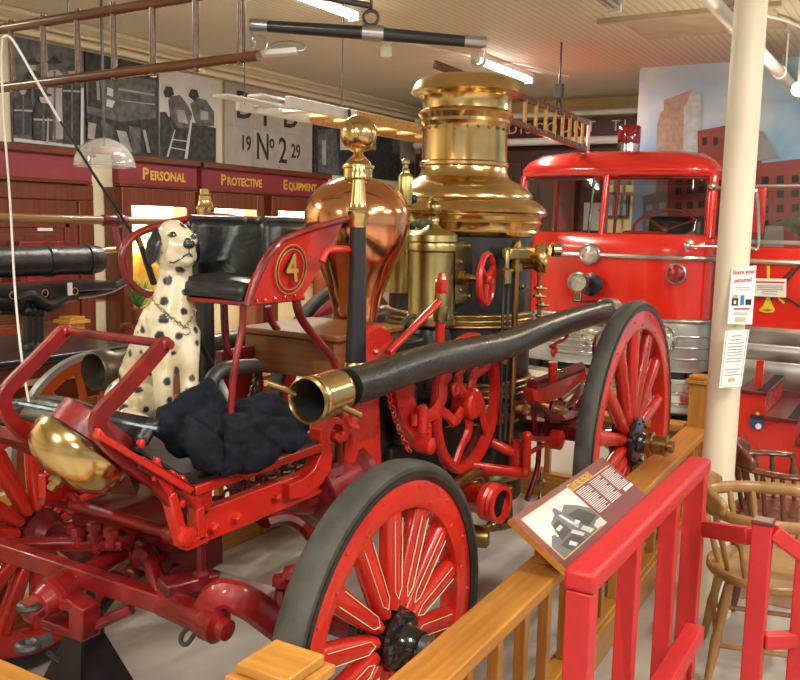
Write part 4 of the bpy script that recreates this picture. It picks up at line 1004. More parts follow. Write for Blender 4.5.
# scroll at the rear end of the footboard
SC_ = [(290, 500), (290, 485), (305, 478), (315, 469), (322, 454), (321, 430), (327, 419), (338, 417), (347, 421), (351, 431), (347, 441), (339, 443), (335, 438), (338, 433), (342, 436), (345, 432), (342, 425), (336, 424), (331, 430), (330, 441), (333, 455), (331, 470), (322, 484), (305, 497)]
prism_y(SC_, YR-.03, .05, 'scroll_bracket', RED)
MB().prism([V((p.x, 2*YC-p.y, p.z)) for p in [ay(x, y, YR-.03) for x, y in SC_]], (0, -.05, 0)).build('scroll_bracket', RED, E_)
# front casting of the frame with its two openings
def bars_y(Y, th, segs, name, m=RED, w=.03):
    mb = MB()
    for pts in segs:
        P = [ay(x, y, Y) for x, y in pts]
        for a_, b_ in zip(P, P[1:]): mb.beam(a_, b_, th, w)
    return mb.build(name, m, E_, bevel=.006)
prism_y([(190, 489), (213, 484), (212, 504), (208, 513), (204, 517), (204, 537), (198, 540), (196, 506), (186, 497)], YR, .03, 'front_casting', RED)
bars_y(YR-.005, .04, [[(150, 462), (168, 492), (182, 545), (204, 537)], [(176, 478), (196, 506), (198, 540)], [(166, 474), (190, 492)]], 'front_casting', w=.032)
mb = MB(); p = ay(185, 536, YR-.02); mb.lathe([(.028, 0), (.028, .02), (.014, .025)], p, (0, -1, 0), 20)
for x, y in ((152, 477), (155, 461), (139, 443), (206, 487), (180, 503)): mb.lathe([(.011, 0), (.011, .012), (.005, .015)], ay(x, y, YR-.012), (0, -1, 0), 8)
mb.build_each('bolt', RED, E_)
# ---- footboard with toe board
zfb = (ay(210, 481, YR-.03).z+ay(320, 445, YR-.03).z)/2; YB0, YB1 = YR-.03, 2.40
x0f, x1f = ay(196, 487, YR-.03).x, ay(322, 444, YR-.03).x
toe = V((ay(105, 436, YR-.0).x, 0, ay(105, 436, YR).z))
toe0 = V((x0f, 0, zfb)); toe = V((toe.x, 0, toe.z)); toeS = toe0.lerp(toe, .66)
fb = MB().box2((x0f, YB0, zfb-.03), (x1f, YB1, zfb)).build('footboard', RED, E_, bevel=.004)
MB().box2((x0f+.01, YB0+.012, zfb), (x1f, YB1, zfb+.010)).build('floor_mat', LEATHER_WORN, fb)
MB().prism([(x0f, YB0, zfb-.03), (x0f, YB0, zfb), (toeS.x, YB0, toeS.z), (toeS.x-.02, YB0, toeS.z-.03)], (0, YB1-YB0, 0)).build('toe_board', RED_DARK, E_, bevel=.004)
MB().prism([(x0f+.01, YB0+.02, zfb+.002), (x0f+.01, YB0+.02, zfb+.012), (toeS.x+.01, YB0+.02, toeS.z+.012), (toeS.x+.01, YB0+.02, toeS.z+.002)], (0, YB1-YB0-.04, 0)).build('toe_mat', LEATHER_WORN, E_)
prism_y([(100, 428), (107, 436), (196, 489), (190, 494), (180, 488), (98, 438)], YB0-.012, .02, 'toe_board_edge', RED)
# curved black leather dash behind the bell
def fn(u, v):
    y = 1.74+.52*u; return V((1.63-.06*sin(pi*u)+.05*v, y, 1.155+.055*v+.02*sin(pi*u)))
MB().grid(fn, 16, 4).build('dash_pad', LEATHER, E_, solid=.02)
# ---- bell
bd = V((-.623, .21, -.749)).normalized(); bc = ay(83, 447, 1.90)
Rb = 52/FPX*dep(bc)
bl = MB().lathe([(Rb*.97, -.010), (Rb, .0), (Rb*.995, .02), (Rb*.96, .042), (Rb*.88, .064), (Rb*.74, .083), (Rb*.52, .097), (Rb*.25, .104), (0, .106)], bc, bd, 48).build('bell', BRASS, E_, ang=60)
MB().lathe([(.022, .10), (.022, .116), (.014, .118), (.014, .132), (.010, .136), (0, .136)], bc, bd, 8).build('bell_nut', BRASS_D, bl)
MB().lathe([(Rb*.80, -.085), (Rb*.84, -.08), (Rb*.84, -.02), (Rb*.8, -.016)], bc, bd, 48).build('bell_mount', RED_OLD, E_, ang=40)
MB().lathe([(Rb*.80, -.02), (Rb*.80, .004)], bc, bd, 40).build('bell_gap', BLACK_IRON, bl)
MB().beam(bc-bd*.07, V((x0f-.05, 1.95, zfb-.04)), .08, .03).beam(bc+bd*.17, ay(65, 505, 1.95), .02, .02).build('bell_bracket', RED_DARK, E_)
# ---- red foot rail: two bent arms joined by a bar
YA, YB = 1.74, 2.13
def arm(Y, pts, name='foot_rail'):
    mb = MB(); mb.asp = .42
    return mb.tube(smooth_path([ay(x, y, Y) for x, y in pts], 5), .031, 4, flat=(0, 1, 0)).build(name, RED_OLD, E_, bevel=.004, ang=50)
arm(YA, [(163, 345), (128, 385), (103, 411), (98, 421), (100, 432), (118, 452), (152, 479), (172, 500)])
arm(YB, [(64, 331), (32, 364), (8, 389), (4, 402), (8, 415), (24, 432), (48, 448)])
pa, pb = ay(165, 344, YA), ay(66, 331, YB)
MB().tube([pb+(pb-pa)*.06, pb, pa, pa-(pb-pa)*.06], .0125, 12).ball(pa, .021, n=14).ball(pb, .019, n=14).build('foot_bar', RED_OLD, E_)
q0, q1 = ay(12, 402, 2.14), ay(158, 429, 1.73)
MB().tube([q0, q0.lerp(q1, .5), q1], .0085, 8).torus(q0, (0, 0, 1), .018, .006, 12, 6).build('cross_rod', M('blue grey steel', (.20, .24, .28), .35, .7, var=.3, scale=60), E_)
# ---- draught gear at the front: bars, ball, clevis
XD = 1.75
MB().beam(ax(-40, 536, XD), ax(166, 603, XD), .05, .058).build('draw_bar', RED_OLD, E_, bevel=.006)
mb = MB(); c_ = ax(62, 590, XD-.05); j0 = ax(130, 546, XD+.22)
mb.tube([c_, c_.lerp(j0, .3), j0], [.034, .032, .034], 14).ball(j0, .05, n=14).build('draw_strut', RED_OLD, E_)
mb = MB(); ax_ = (c_-j0).normalized()
mb.lathe([(.05, -.05), (.056, -.03), (.056, .02), (.062, .025), (.062, .045), (.05, .05), (.04, .085), (.03, .09), (0, .09)], c_, ax_, 20)
mb.lathe([(.036, .088), (.036, .13), (.02, .135)], c_, ax_, 6).build('draw_joint', RED_OLD, E_)
mb = MB(); mb.tube(smooth_path([j0, ax(142, 548, XD+.2), ax(152, 565, XD+.12), ax(163, 600, XD)], 4), .028, 10).build('draw_strut', RED_OLD, E_)
a1, a2 = ax(164, 601, XD), ax(205, 620, XD)
mb = MB(); mb.cyl(a1, a2, .042, n=18).lathe([(.045, 0), (.05, .01), (.05, .05), (.03, .06), (.03, .085), (0, .09)], a2, (a2-a1), 18).build('bar_end', RED_OLD, E_)
q = ax(190, 636, XD-.02); MB().tube(smooth_path([ax(203, 622, XD-.03), ax(196, 632, XD-.03), ax(187, 644, XD-.03), ax(181, 642, XD-.03), ax(183, 633, XD-.03), ax(194, 624, XD-.03)], 4, True), .007, 8, True).build('pin_ring', IRON_GREY, E_)
mb = MB(); mb.asp = .6
mb.tube(smooth_path([ax(203, 612, XD), ax(213, 598, XD), ax(227, 594, XD+.02), ax(250, 604, XD+.06), ax(268, 617, XD+.1), ax(290, 634, XD+.14)], 5), [.04]*12+[.045]*14, 8, flat=(1, 0, 0)).build('curved_forging', RED_OLD, E_)
mb = MB()
for x, y in ((282, 589), (293, 581)): mb.tube([ax(x, y, XD+.14), ax(x-2, y+26, XD+.14)], .02, 8).lathe([(.03, 0), (.03, .025)], ax(x, y-4, XD+.14), (0, 0, 1), 6)
mb.build_each('spring_clip', RED_OLD, E_)
# plate and four square bolts on the draw bar
p = ax(92, 546, XD+.2); mb = MB().beam(ax(0, 545, XD+.09), ax(128, 543, XD+.12), .07, .03).build('cross_plate', RED_OLD, E_, bevel=.006)
mb = MB()
for x, y in ((80, 535), (95, 530), (112, 536), (97, 541)): q = ax(x, y, XD+.09); mb.cyl(q-V((0, 0, .035)), q+V((0, 0, .01)), .02, n=10).lathe([(.026, 0), (.026, .022), (.02, .026)], q, (0, 0, 1), 6)
mb.build_each('bolt', RED_OLD, E_)
# clevis under the joint
mb = MB(); mb.prism([ax(x, y, XD-.1) for x, y in ((66, 600), (82, 610), (82, 643), (40, 628), (40, 620), (68, 630), (68, 612), (42, 606), (46, 598))], (.07, 0, 0)).build('clevis', RED_OLD, E_, bevel=.006)
for x, y, x2, y2 in ((30, 606, 52, 600), (28, 646, 52, 638)):
    c2 = ax(x, y, XD-.16); MB().torus(c2, (0, 0, 1), .026, .014, 20, 8).beam(c2+(ax(x2, y2, XD-.1)-c2).normalized()*.03, ax(x2, y2, XD-.1), .035, .025).build('clevis_eye', IRON_GREY, E_)
MB().tube([ax(80, 632, XD-.06), ax(132, 609, XD+.0)], .016, 10).build('drag_rod', RED_OLD, E_)
MB().tube([ax(48, 652, XD-.12), ax(55, 657, XD-.12), ax(61, 660, XD-.12)], .009, 8).build('clevis_pin', BLACK_IRON, E_)
# cross bar of the fifth wheel under the toe board
b0, b1 = ax(72, 504, 1.9), ax(172, 534, 1.9)
MB().tube([b0, b1], .021, 12).ball(b1, .035, n=12).torus(b0, (1, 0, 0), .03, .012, 16, 8).build('cross_shaft', RED_OLD, E_)
MB().box2((1.94, 1.98, .70), (2.25, 2.44, .78)).box2((1.98, 2.02, .56), (2.24, 2.38, .70)).build('bolster', RED_DARK, E_, bevel=.01)
mb = MB()
for x, y, r_ in ((150, 553, .035), (165, 562, .03), (142, 566, .03)): q = ax(x, y, 1.92); mb.lathe([(r_, 0), (r_, .06), (r_*.5, .08)], q, (-1, -.3, 0), 14)
mb.box(ax(160, 580, 1.95), (.06, .14, .12)).build('king_pin_block', RED_DARK, E_, bevel=.006)
p = ay(201, 545, YR-.01); mb = MB(); mb.lathe([(.012, -.11), (.026, -.10), (.026, -.085), (.014, -.075), (.012, 0), (.022, .01)], p, n=12).build('hanging_bolt', RED_DARK, E_)
p = ay(197, 582, YR); MB().beam(p+V((-.09, .05, -.0)), p+V((.06, -.01, 0)), .08, .04).build('step_block', RED_DARK, E_, bevel=.008)
mb = MB(); mb.asp = .5; mb.tube(smooth_path([ay(262, 520, YR+.03), ay(285, 517, YR), ay(306, 530, YR-.05), ay(322, 548, YR-.15)], 5), .05, 8, flat=(0, 0, 1)).build('spring_hanger', RED_DARK, E_)

# ---- driver's seat
ST = MB(); YS0, YS1 = 1.73, 2.08
zs_ = ay(235, 303, YS0).z; xs0 = ay(247, 306, YS0).x; xs1 = ay(300, 300, YS0).x
seat = ST.box2((xs0, YS0, zs_-.014), (xs1+.03, YS1, zs_)).build('driver_seat', RED_OLD, E_, bevel=.004)
def fn(u, v):
    return V((xs0+(xs1-xs0)*v, YS0+.02+(YS1-YS0-.04)*u, zs_+.055+.02*sin(pi*u)*sin(pi*min(1, v*1.0+.1))-.055*max(0, (.12-v)/.12)**2))
cu = MB().grid(fn, 20, 10); cu.build('cushion', LEATHER, seat, solid=.0)
MB().box2((xs0+.004, YS0+.02, zs_), (xs1, YS1-.02, zs_+.05)).build('cushion_edge', LEATHER_WORN, seat, bevel=.02)
side = [(247, 306), (252, 283), (262, 258), (275, 240), (300, 230), (339, 219), (330, 242), (316, 272), (301, 300), (275, 303)]
for s_, yy in ((1, YS0),):
    P = [ay(x, y, YS0) for x, y in side]; P = [V((p.x, yy, p.z)) for p in P]
    # the panels flare outwards towards the top
    for p in P: p.y -= s_*.10*max(0, p.z-zs_)
    sp = MB().prism(P, (0, .018*s_, 0)).build('side_panel', RED, seat, bevel=.003)
    MB().tube([p-V((0, s_*.004, 0)) for p in P[:6]], .011, 8).build('panel_edge', RED_OLD, sp)
    rv = MB()
    for x, y in ((256, 301), (264, 300), (274, 298.5), (284, 297), (294, 295.5)):
        p = ay(x, y, YS0-.003); rv.ball((p.x, yy-s_*.006, p.z), .006, n=8)
    rv.build_each('rivet', RED, sp)
    if s_ == 1:
        p = ay(291.5, 269.5, YS0-.02); u0, u1, u2 = P[2], P[6], P[0]
        R_ = Matrix.Rotation(radians(-90-0), 3, 'X').to_3x3()
        nrm = V((0, -1, -.10)).normalized()
        mb = MB()
        for rr, th in ((.077, .0018), (.064, .0014)): mb.torus(p, nrm, rr, th, 40, 6)
        mb.build('emblem_ring', M('dark gold paint', (.50, .28, .05), .4), sp)
        MB().torus(p, nrm,  .0705, .0016, 40, 6).build('emblem_band', INK, sp)
        text('4', .125, p+V((0, -.003, 0)), (pi/2-.10, 0, 0), INK, sp, bold=.004, extrude=.001)
        text('4', .125, p+V((.0, -.0048, 0.0)), (pi/2-.10, 0, 0), bpy.data.materials['dark gold paint'], sp, bold=.001, extrude=.001)
# leather back with buttons
xb1 = ay(330, 224, YS0).x; zt_ = ay(330, 226, YS0).z
def back(u, v):
    a_ = pi*u; y = (YS0+YS1)/2+cos(a_)*-(YS1-YS0)/2*(.93-.05*v)+.02*v
    x = xs1-.15+(.17+.12*v)*abs(sin(a_))**.45+.02*v
    z = zs_+.04+(zt_-zs_-.035)*v+.012*sin(pi*v)*cos(u*24)*.4
    return V((x, y, z))
bk = MB().grid(back, 44, 10).build('backrest', LEATHER, seat, solid=.03, ang=60)
MB().tube([back(u/40, 1.0)+V((0, 0, .008)) for u in range(0, 41)], .014, 8).build('top_roll', LEATHER, bk)
mb = MB()
for k in range(11): p = back((k+.5)/11, .97); mb.ball(p+V((-.012, 0, .014)), .010, n=8)
mb.build_each('button', IRON_GREY, bk)
# red pipe arm looping out on the far side
MB().tube(smooth_path([ay(240, 219, 2.10), ay(215, 216, 2.12), ay(178, 221, 2.14), ay(143, 231, 2.15), ay(127, 243, 2.15), ay(122, 258, 2.15), ay(126, 275, 2.15), ay(137, 289, 2.14), ay(152, 295, 2.12), ay(175, 297, 2.09)], 5), .0125, 10).build('arm_loop', RED_OLD, seat)
# legs of the seat
def pipe_y(Y, pts, r, name, m, par=E_, n=5): return MB().tube(smooth_path([ay(x, y, Y) for x, y in pts], n), r, 10).build(name, m, par)
pipe_y(YS0+.01, [(243, 306), (242, 328), (235, 365), (232, 395), (230, 432)], .0105, 'seat_leg', RED_OLD, seat)
pipe_y(YS0+.01, [(296, 300), (301, 318), (317, 340), (333, 360), (342, 385), (344, 405)], .0145, 'seat_leg', RED_OLD, seat)
pipe_y(YS1-.03, [(224, 304), (225, 330), (227, 350), (236, 360), (232, 385)], .0135, 'seat_leg', RED_OLD, seat)
pipe_y(YS1-.03, [(268, 306), (272, 322), (285, 340), (296, 360)], .0135, 'seat_leg', RED_OLD, seat)
pipe_y(1.62, [(322, 262), (326, 252), (334, 249), (352, 250)], .012, 'nozzle_arm', RED, E_)
# ---- brown tool box under the seat
X0 = ay(336, 338, 1.78).x; A_, B_ = ax(245, 327, X0), ax(337, 338, X0)
z1 = (A_.z+B_.z)/2; z0 = ax(295, 376, X0).z
tb = MB().box2((X0, B_.y+.01, z0), (X0+.42, A_.y, z1-.02)).build('tool_box', BOX_WOOD, E_, bevel=.004)
MB().box2((X0-.02, B_.y-.015, z1-.018), (X0+.44, A_.y+.02, z1+.006)).build('lid', BOX_WOOD, tb, bevel=.006)
MB().cyl((X0+.02, B_.y+.0, z0), (X0+.02, B_.y+.0, zf-.05), .015).cyl((X0+.38, A_.y-.05, z0), (X0+.38, A_.y-.05, zf-.2), .015).cyl((X0+.02, A_.y-.05, z0), (X0+.02, A_.y-.05, zf-.2), .015).build_each('box_leg', RED_DARK, E_)
# ---- copper air chamber
AX_ = 3.13
da = dep((AX_, YC, 1.7)); s_ = da/FPX
def zat(y, x=357): return ax(x, y, AX_).z
prof = [(22.5, 352), (22.5, 345), (22.5, 320), (25, 302), (30, 287), (36, 272), (43, 257), (49, 241), (52, 229), (53, 219), (51.5, 208), (46.5, 197), (37, 187), (25, 180.5), (18, 178.5)]
zc_ = lambda y: ax(357, y, AX_).z
pr = [(h*s_, zc_(y)) for h, y in prof]
# more even profile
pp = smooth_path([(a_, 0, b_) for a_, b_ in pr], 4)
ac = MB().lathe([(p.x, p.z) for p in pp], (AX_, YC, 0), n=64).build('air_chamber', COPPER, E_, ang=60)
MB().lathe([(22.5*s_, zc_(352)), (28*s_, zc_(351)), (28*s_, zc_(356)), (24*s_, zc_(360)), (24*s_, zc_(400))], (AX_, YC, 0), n=40).build('chamber_foot', BRASS_D, ac)
fin = [(18, 179), (14.5, 177.5), (14.5, 169), (16, 168), (16, 165.5), (13, 164.5), (11, 161), (7, 157), (4.5, 154), (3.8, 152), (5, 151)]
f_ = MB().lathe([(a_*s_, zc_(b_)) for a_, b_ in fin], (AX_, YC, 0), n=36).ball((AX_, YC, zc_(134)), 18.3*s_, n=36)
f_.build('finial', BRASS, ac, ang=40)

# ---- boiler
BXc = 4.10
db = dep((BXc, YC, 1.9)); sb = db/FPX
zb = lambda y: ax(463, y, BXc).z
dome = [(36, 80), (41, 79), (45, 80.5), (49, 84), (53, 90), (54.3, 94.5), (53, 95.8), (48, 96.5), (45, 98.5), (43.3, 102), (42.5, 106), (42.5, 111), (46.5, 114), (47.2, 116), (45.5, 118.5), (44, 121), (44.5, 124), (43, 127), (42, 129.5), (42.4, 162), (44.5, 163.5), (44.5, 166.5), (42.6, 168), (43, 173), (45.5, 178), (50, 181), (57, 184.3), (63, 188), (67.3, 192.3), (69.2, 197), (69.2, 199), (74, 201), (79, 204.5), (83, 209), (84.2, 212), (83, 214), (79, 216), (77.5, 219.5), (79, 222), (77, 225.5), (76, 229), (77, 231), (74, 234), (72, 235.5)]
bo = MB().lathe([(72*sb, zb(236)), (72*sb, zb(460))], (BXc, YC, 0), n=72).build('boiler', BLACK_SHELL, E_)
pts = [(a_*sb, zb(b_)) for a_, b_ in dome]
MB().lathe(pts, (BXc, YC, 0), n=80, cap=False).build('brass_dome', BRASS, bo, ang=28)
MB().cyl((BXc, YC, zb(96)), (BXc, YC, zb(80)), 38*sb, n=40).build('flue_top', BRASS_D, bo)
mb = MB()
for yy, rr in ((165, 42.6), (127.5, 43.4)):
    for k in range(24): a_ = 2*pi*k/24; mb.ball((BXc+cos(a_)*rr*sb, YC+sin(a_)*rr*sb, zb(yy if yy > 150 else 131)), .008, n=6)
mb.build('dome_rivets', BRASS_D, bo)
def band(y0, y1, r=73.2, m=BRASS_D, ribs=3):
    z0, z1 = zb(y1), zb(y0); P = []; r *= sb
    for k in range(ribs):
        a_, b_ = z0+(z1-z0)*k/ribs, z0+(z1-z0)*(k+1)/ribs; h = b_-a_
        P += [(r, a_+h*.05), (r+.010, a_+h*.25), (r+.012, a_+h*.5), (r+.010, a_+h*.75), (r, a_+h*.95)]
    return MB().lathe([(r-.02, z0)]+P+[(r-.02, z1)], (BXc, YC, 0), n=72, cap=False).build('brass_band', m, bo, ang=50)
band(307, 322); band(371, 388); band(391, 412, 73, BRASS, 1)
# ---- brass plate and red hand valve on the boiler front
bp = lambda x, y, r_off: None
Yp = 1.86
pl = MB().prism([ay(x, y, Yp) for x, y in ((455, 243), (472, 240), (472, 300), (455, 304))], (.02, .01, 0)).build('inspection_plate', BRASS_G, E_)
mb = MB()
for x, y in ((469, 246), (469, 296), (461, 262), (461, 290)): mb.ball(ay(x, y, Yp-.004), .010, n=8)
mb.build_each('rivet', BRASS_D, pl)
vv = ay(486.5, 279, 1.73); st0 = ay(461, 278, 1.86)
MB().tube([st0, st0.lerp(vv, .4), vv, vv+(vv-st0)*.1], [.03, .018, .014, .014], 10).lathe([(.038, 0), (.038, .03), (.02, .035)], st0, (vv-st0), 6).build('valve_stem', BRASS_D, E_)
hw = MB().torus(vv, (.15, -1, 0), .112, .015, 36, 8)
u_, w_ = frame_of((.15, -1, 0))
for k in range(3): a_ = 2*pi*k/3+.5; hw.tube([vv, vv+(u_*cos(a_)+w_*sin(a_))*.11], [.015, .011], 8)
hw.ball(vv, .026, n=10).build('hand_wheel', RED, E_)
# ---- gauge, water glass and pipes
g0 = ay(505, 259, 1.63); g1 = ay(539, 258, 1.63)
gd = (V((-.45, -1, 0))).normalized()
GA = V((.30, -1, 0))
gb = MB().lathe([(.05, -.13), (.08, -.12), (.085, -.11), (.085, -.095), (.06, -.085), (.055, -.03), (.065, -.01), (.075, .0), (.08, .02), (.075, .035), (.064, .035), (.06, .02)], g1, GA, 40).build('steam_gauge', BRASS, E_, ang=35)
MB().lathe([(.061, .018), (0, .018)], g1, GA, 32).build('dial', M('gauge dial', (.20, .19, .14), .4), gb)
mb = MB(); gq = g1+GA.normalized()*.022
mb.beam(gq, gq+V((.02, .007, .035)), .006, .003); mb.build('needle', PAPER, gb)
MB().lathe([(.03, 0), (.040, .012), (.040, .05), (.028, .06)], ay(550, 250, 1.70), (.8, -1, 0), 24).build('side_gauge', BRASS, E_)
MB().beam(ay(506, 253.5, 1.70), ay(525, 254, 1.66), .06, .055).build('gauge_block', BRASS_D, E_, bevel=.008)
MB().tube([ay(516.5, 256, 1.67), ay(514.5, 330, 1.67), ay(512, 400, 1.67), ay(510, 446, 1.67)], .0155, 12).lathe([(.03, 0), (.03, .03)], ay(516.5, 264, 1.67)-V((0, 0, .03)), n=14).build('brass_pipe', M('old brass pipe', (.52, .33, .13), .3, 1, var=.2), E_)
for x0, x1 in ((503.5, 500), (508.5, 505)): MB().tube([ay(x0, 278, 1.68), ay(x1, 440, 1.68)], .007, 8).build('glass_guard', IRON_GREY, E_)
mb = MB()
mb.lathe([(.012, -.02), (.024, -.01), (.024, .05), (.012, .06), (.012, .12), (.006, .14)], ay(506, 281, 1.68), n=12).tube([ay(506, 272, 1.68), ay(514, 270, 1.68)], .01, 8).lathe([(.02, 0), (.026, .02), (.026, .07), (.02, .09)], ay(503, 364, 1.68), n=12)
mb.build_each('gauge_cock', BRASS_G, E_)
mb = MB()
for k, (x, y) in enumerate(((539, 288), (538, 296), (541, 305), (540, 316), (541, 326))): mb.ball(ay(x, y, 1.72), .020, n=8).tube([ay(x-4, y, 1.72), ay(x+7, y+1, 1.70)], .009, 8)
mb.tube([ay(539, 272, 1.72), ay(539, 300, 1.72), ay(539, 345, 1.72)], .010, 8).build('try_cocks', BRASS_D, E_)
mb = MB(); mb.ball(ay(521, 287, 1.68), .018, n=8).tube([ay(517, 287, 1.72), ay(527, 286, 1.66)], .008, 8).build('drain_cock', BRASS_D, E_)
# ---- brass cylinder and its ornament, small oiler
CYx, CYy = 3.62, 1.97
cc = ay(432, 280, CYy); CYx = cc.x; dcy = dep(cc); sc_ = dcy/FPX
zc2 = lambda y: ad(432, y, dcy).z
MB().lathe([(a_*sc_, zc2(b_)) for a_, b_ in ((24, 326), (25.5, 324), (25.5, 318), (24, 316), (23.2, 313), (23.2, 252), (24.5, 250), (24.5, 245), (24, 243), (25, 241), (24.5, 235), (21, 232), (12, 230), (7, 227), (5, 224), (5, 218), (4, 216))], (cc.x, cc.y, 0), n=48).build('steam_cylinder', BRASS_G, E_, ang=30)
MB().ball((cc.x, cc.y, zc2(208)), 8*sc_, n=20).lathe([(3.5*sc_, zc2(202)), (5*sc_, zc2(201)), (5*sc_, zc2(198)), (3*sc_, zc2(197))], (cc.x, cc.y, 0), n=16).lathe([(6*sc_, zc2(222)), (6*sc_, zc2(219)), (4*sc_, zc2(216))], (cc.x, cc.y, 0), n=16).build('cylinder_oiler', BRASS_D, E_)
mb = MB(); mb.tube([V((cc.x, cc.y, zc2(222))), ay(412, 224, CYy)], .012, 8).ball(ay(420, 224, CYy), .022, n=8).ball(ay(412, 226, CYy), .02, n=8).build('oil_pipe', IRON_GREY, E_)
MB().lathe([(21*sc_, zc2(400)), (21*sc_, zc2(335)), (17*sc_, zc2(326))], (cc.x, cc.y, 0), n=30).build('lower_cylinder', BLACK_IRON, E_)
oo = ay(405, 195, 1.98); so = dep(oo)/FPX; zo = lambda y: ad(405, y, dep(oo)).z
MB().lathe([(a_*so, zo(b_)) for a_, b_ in ((3, 222), (3, 208), (7, 205), (7.5, 202), (7.5, 178), (6.5, 175), (4, 173), (3.5, 169), (2.5, 168), (2.5, 165), (4, 164), (4, 161), (2, 159))], (oo.x, oo.y, 0), n=24).build('lubricator', BRASS_G, E_)
MB().ball(ay(413, 199, 1.96), .022, n=10).tube([ay(407, 200, 1.97), ay(413, 199, 1.96)], .010, 8).build('lubricator_knob', BLACK_IRON, E_)
MB().lathe([(.10, zo(300)), (.10, zo(222)), (.08, zo(212))], (oo.x+.35, oo.y+.22, 0), n=24).build('second_cylinder', BRASS_G, E_)
# ---- red rod to the cylinder with brass junction
j = ay(441, 300, 1.72)
MB().tube([ay(388, 353, 1.70), j], [.014, .016], 10).build('link_rod', RED, E_)
MB().lathe([(.028, -.09), (.03, -.08), (.03, -.03), (.026, -.025), (.026, .05), (.02, .055)], j, n=16).build('rod_junction', BRASS_G, E_)
MB().lathe([(.022, .02), (.03, .03), (.03, .08), (.022, .085), (.014, .11), (0, .115)], j, n=6).cyl(j-V((0, 0, .08)), j-V((0, 0, .45)), .020, n=10).build('rod_nut', RED, E_)
# ---- pump group: pillar, crank disc, S plate, flywheel
YP = 1.74
pb_ = [ay(x, y, YP) for x, y in ((358, 372), (382, 372), (386, 498), (346, 498))]
MB().prism(pb_, (0, .14, 0)).build('red_pillar', RED, E_, bevel=.03)
MB().lathe([(.125, 0), (.135, .01), (.135, .035), (.125, .045)], ay(378, 361, YP), (0, 1, 0), 40).ball(ay(376, 352, YP-.005), .012, n=8).build('crank_disc', RED, E_)
prism_y([(392, 372), (414, 374), (414, 395), (418, 410), (424, 419), (432, 423), (432, 440), (424, 443), (420, 450), (416, 449), (415, 440), (405, 428), (399, 410), (396, 392)], YP-.02, .045, 'curved_plate', RED)
mb = MB()
for x, y in ((421, 432), (428, 432), (421, 426), (428, 426)): mb.ball(ay(x, y, YP-.025), .011, n=8)
mb.lathe([(.035, 0), (.035, .06), (.02, .07)], ay(419, 444, YP-.02), (0, -1, 0), 18).tube([ay(414, 414, YP-.04), ay(414, 425, YP-.04)], .014, 8).lathe([(.024, -.05), (.024, .05), (.014, .06)], ay(422, 420, YP-.05), n=14)
mb.build_each('bolt', RED, E_)
mb = MB(); mb.asp = .5
mb.tube(smooth_path([ay(422, 419, YP-.03), ay(434, 413, YP-.05), ay(442, 398, YP-.05), ay(443, 382, YP-.05), ay(449, 375, YP-.05)], 5), .030, 8, flat=(0, 1, 0)).build('hose_bracket', RED, E_)
def scroll(x, y, rpx, Y, name='scroll', turns=1.6, r=.010, ph=0, m=RED, flip=1):
    c = ay(x, y, Y); s = dep(c)/FPX*rpx; P = []
    for i in range(40):
        a_ = ph+flip*2*pi*turns*i/39; rr = s*(1-.78*i/39); P.append(c+V((cos(a_)*rr, 0, sin(a_)*rr)))
    return MB().tube(P, r, 8).build(name, m, E_)
scroll(455, 388, 8, YP-.05, ph=pi*.5, flip=-1)
pipe_y(YP-.05, [(467, 361), (463, 370), (456, 378)], .012, 'scroll_arm', RED, E_)
F0 = ay(467, 403, YP-.02); RF = .315; FY = F0.y
fw_ = MB(); fw_.lathe([(RF-.045, -.018), (RF-.01, -.024), (RF, -.012), (RF, .012), (RF-.01, .024), (RF-.045, .018), (RF-.045, -.018)], F0, (0, 1, 0), 64, cap=False)
fly = fw_.build('flywheel', RED, E_, ang=50)
for k in range(5):
    a_ = 2*pi*k/5+.75; d1 = V((cos(a_), 0, sin(a_))); t1 = V((-sin(a_), 0, cos(a_)))
    mb = MB(); mb.asp = .6
    mb.tube(smooth_path([F0+d1*.03, F0+d1*.12+t1*.045, F0+d1*.20-t1*.01, F0+d1*(RF-.02)-t1*.06], 5), [.030]*8+[.024]*8, 8, flat=(0, 1, 0)).build('curved_spoke', RED, fly)
MB().lathe([(.06, -.05), (.07, -.04), (.07, .04), (.06, .05)], F0, (0, 1, 0), 30).build('hub', RED, fly)
MB().cyl(F0, (F0.x, YC+.35, F0.z), .03).build('crank_shaft', IRON_GREY, E_)
# chain
def chain(pts, name, m, par, r=.012, th=.0035):
    mb = MB(); P = [V(p) for p in pts]; seg = smooth_path(P, 8); L_ = 0; out = [seg[0]]
    for a_, b_ in zip(seg, seg[1:]):
        if (b_-out[-1]).length > r*1.7: out.append(b_)
    for i, (a_, b_) in enumerate(zip(out, out[1:])):
        d = (b_-a_).normalized(); u, w = frame_of(d); ax2 = u if i % 2 else w
        mb.torus((a_+b_)/2, ax2, r, th, 10, 5)
    return mb.build(name, m, par)
chain([ay(388, 392, YP-.03), ay(395, 418, YP-.03), ay(404, 440, YP-.03), ay(411, 454, YP-.03)], 'chain', RED, E_)
chain([ay(213, 500, 1.95), ay(235, 493, 1.95), ay(258, 483, 1.95), ay(282, 473, 1.95), ay(305, 464, 1.95)], 'brake_chain', RED_DARK, E_, r=.02, th=.006)
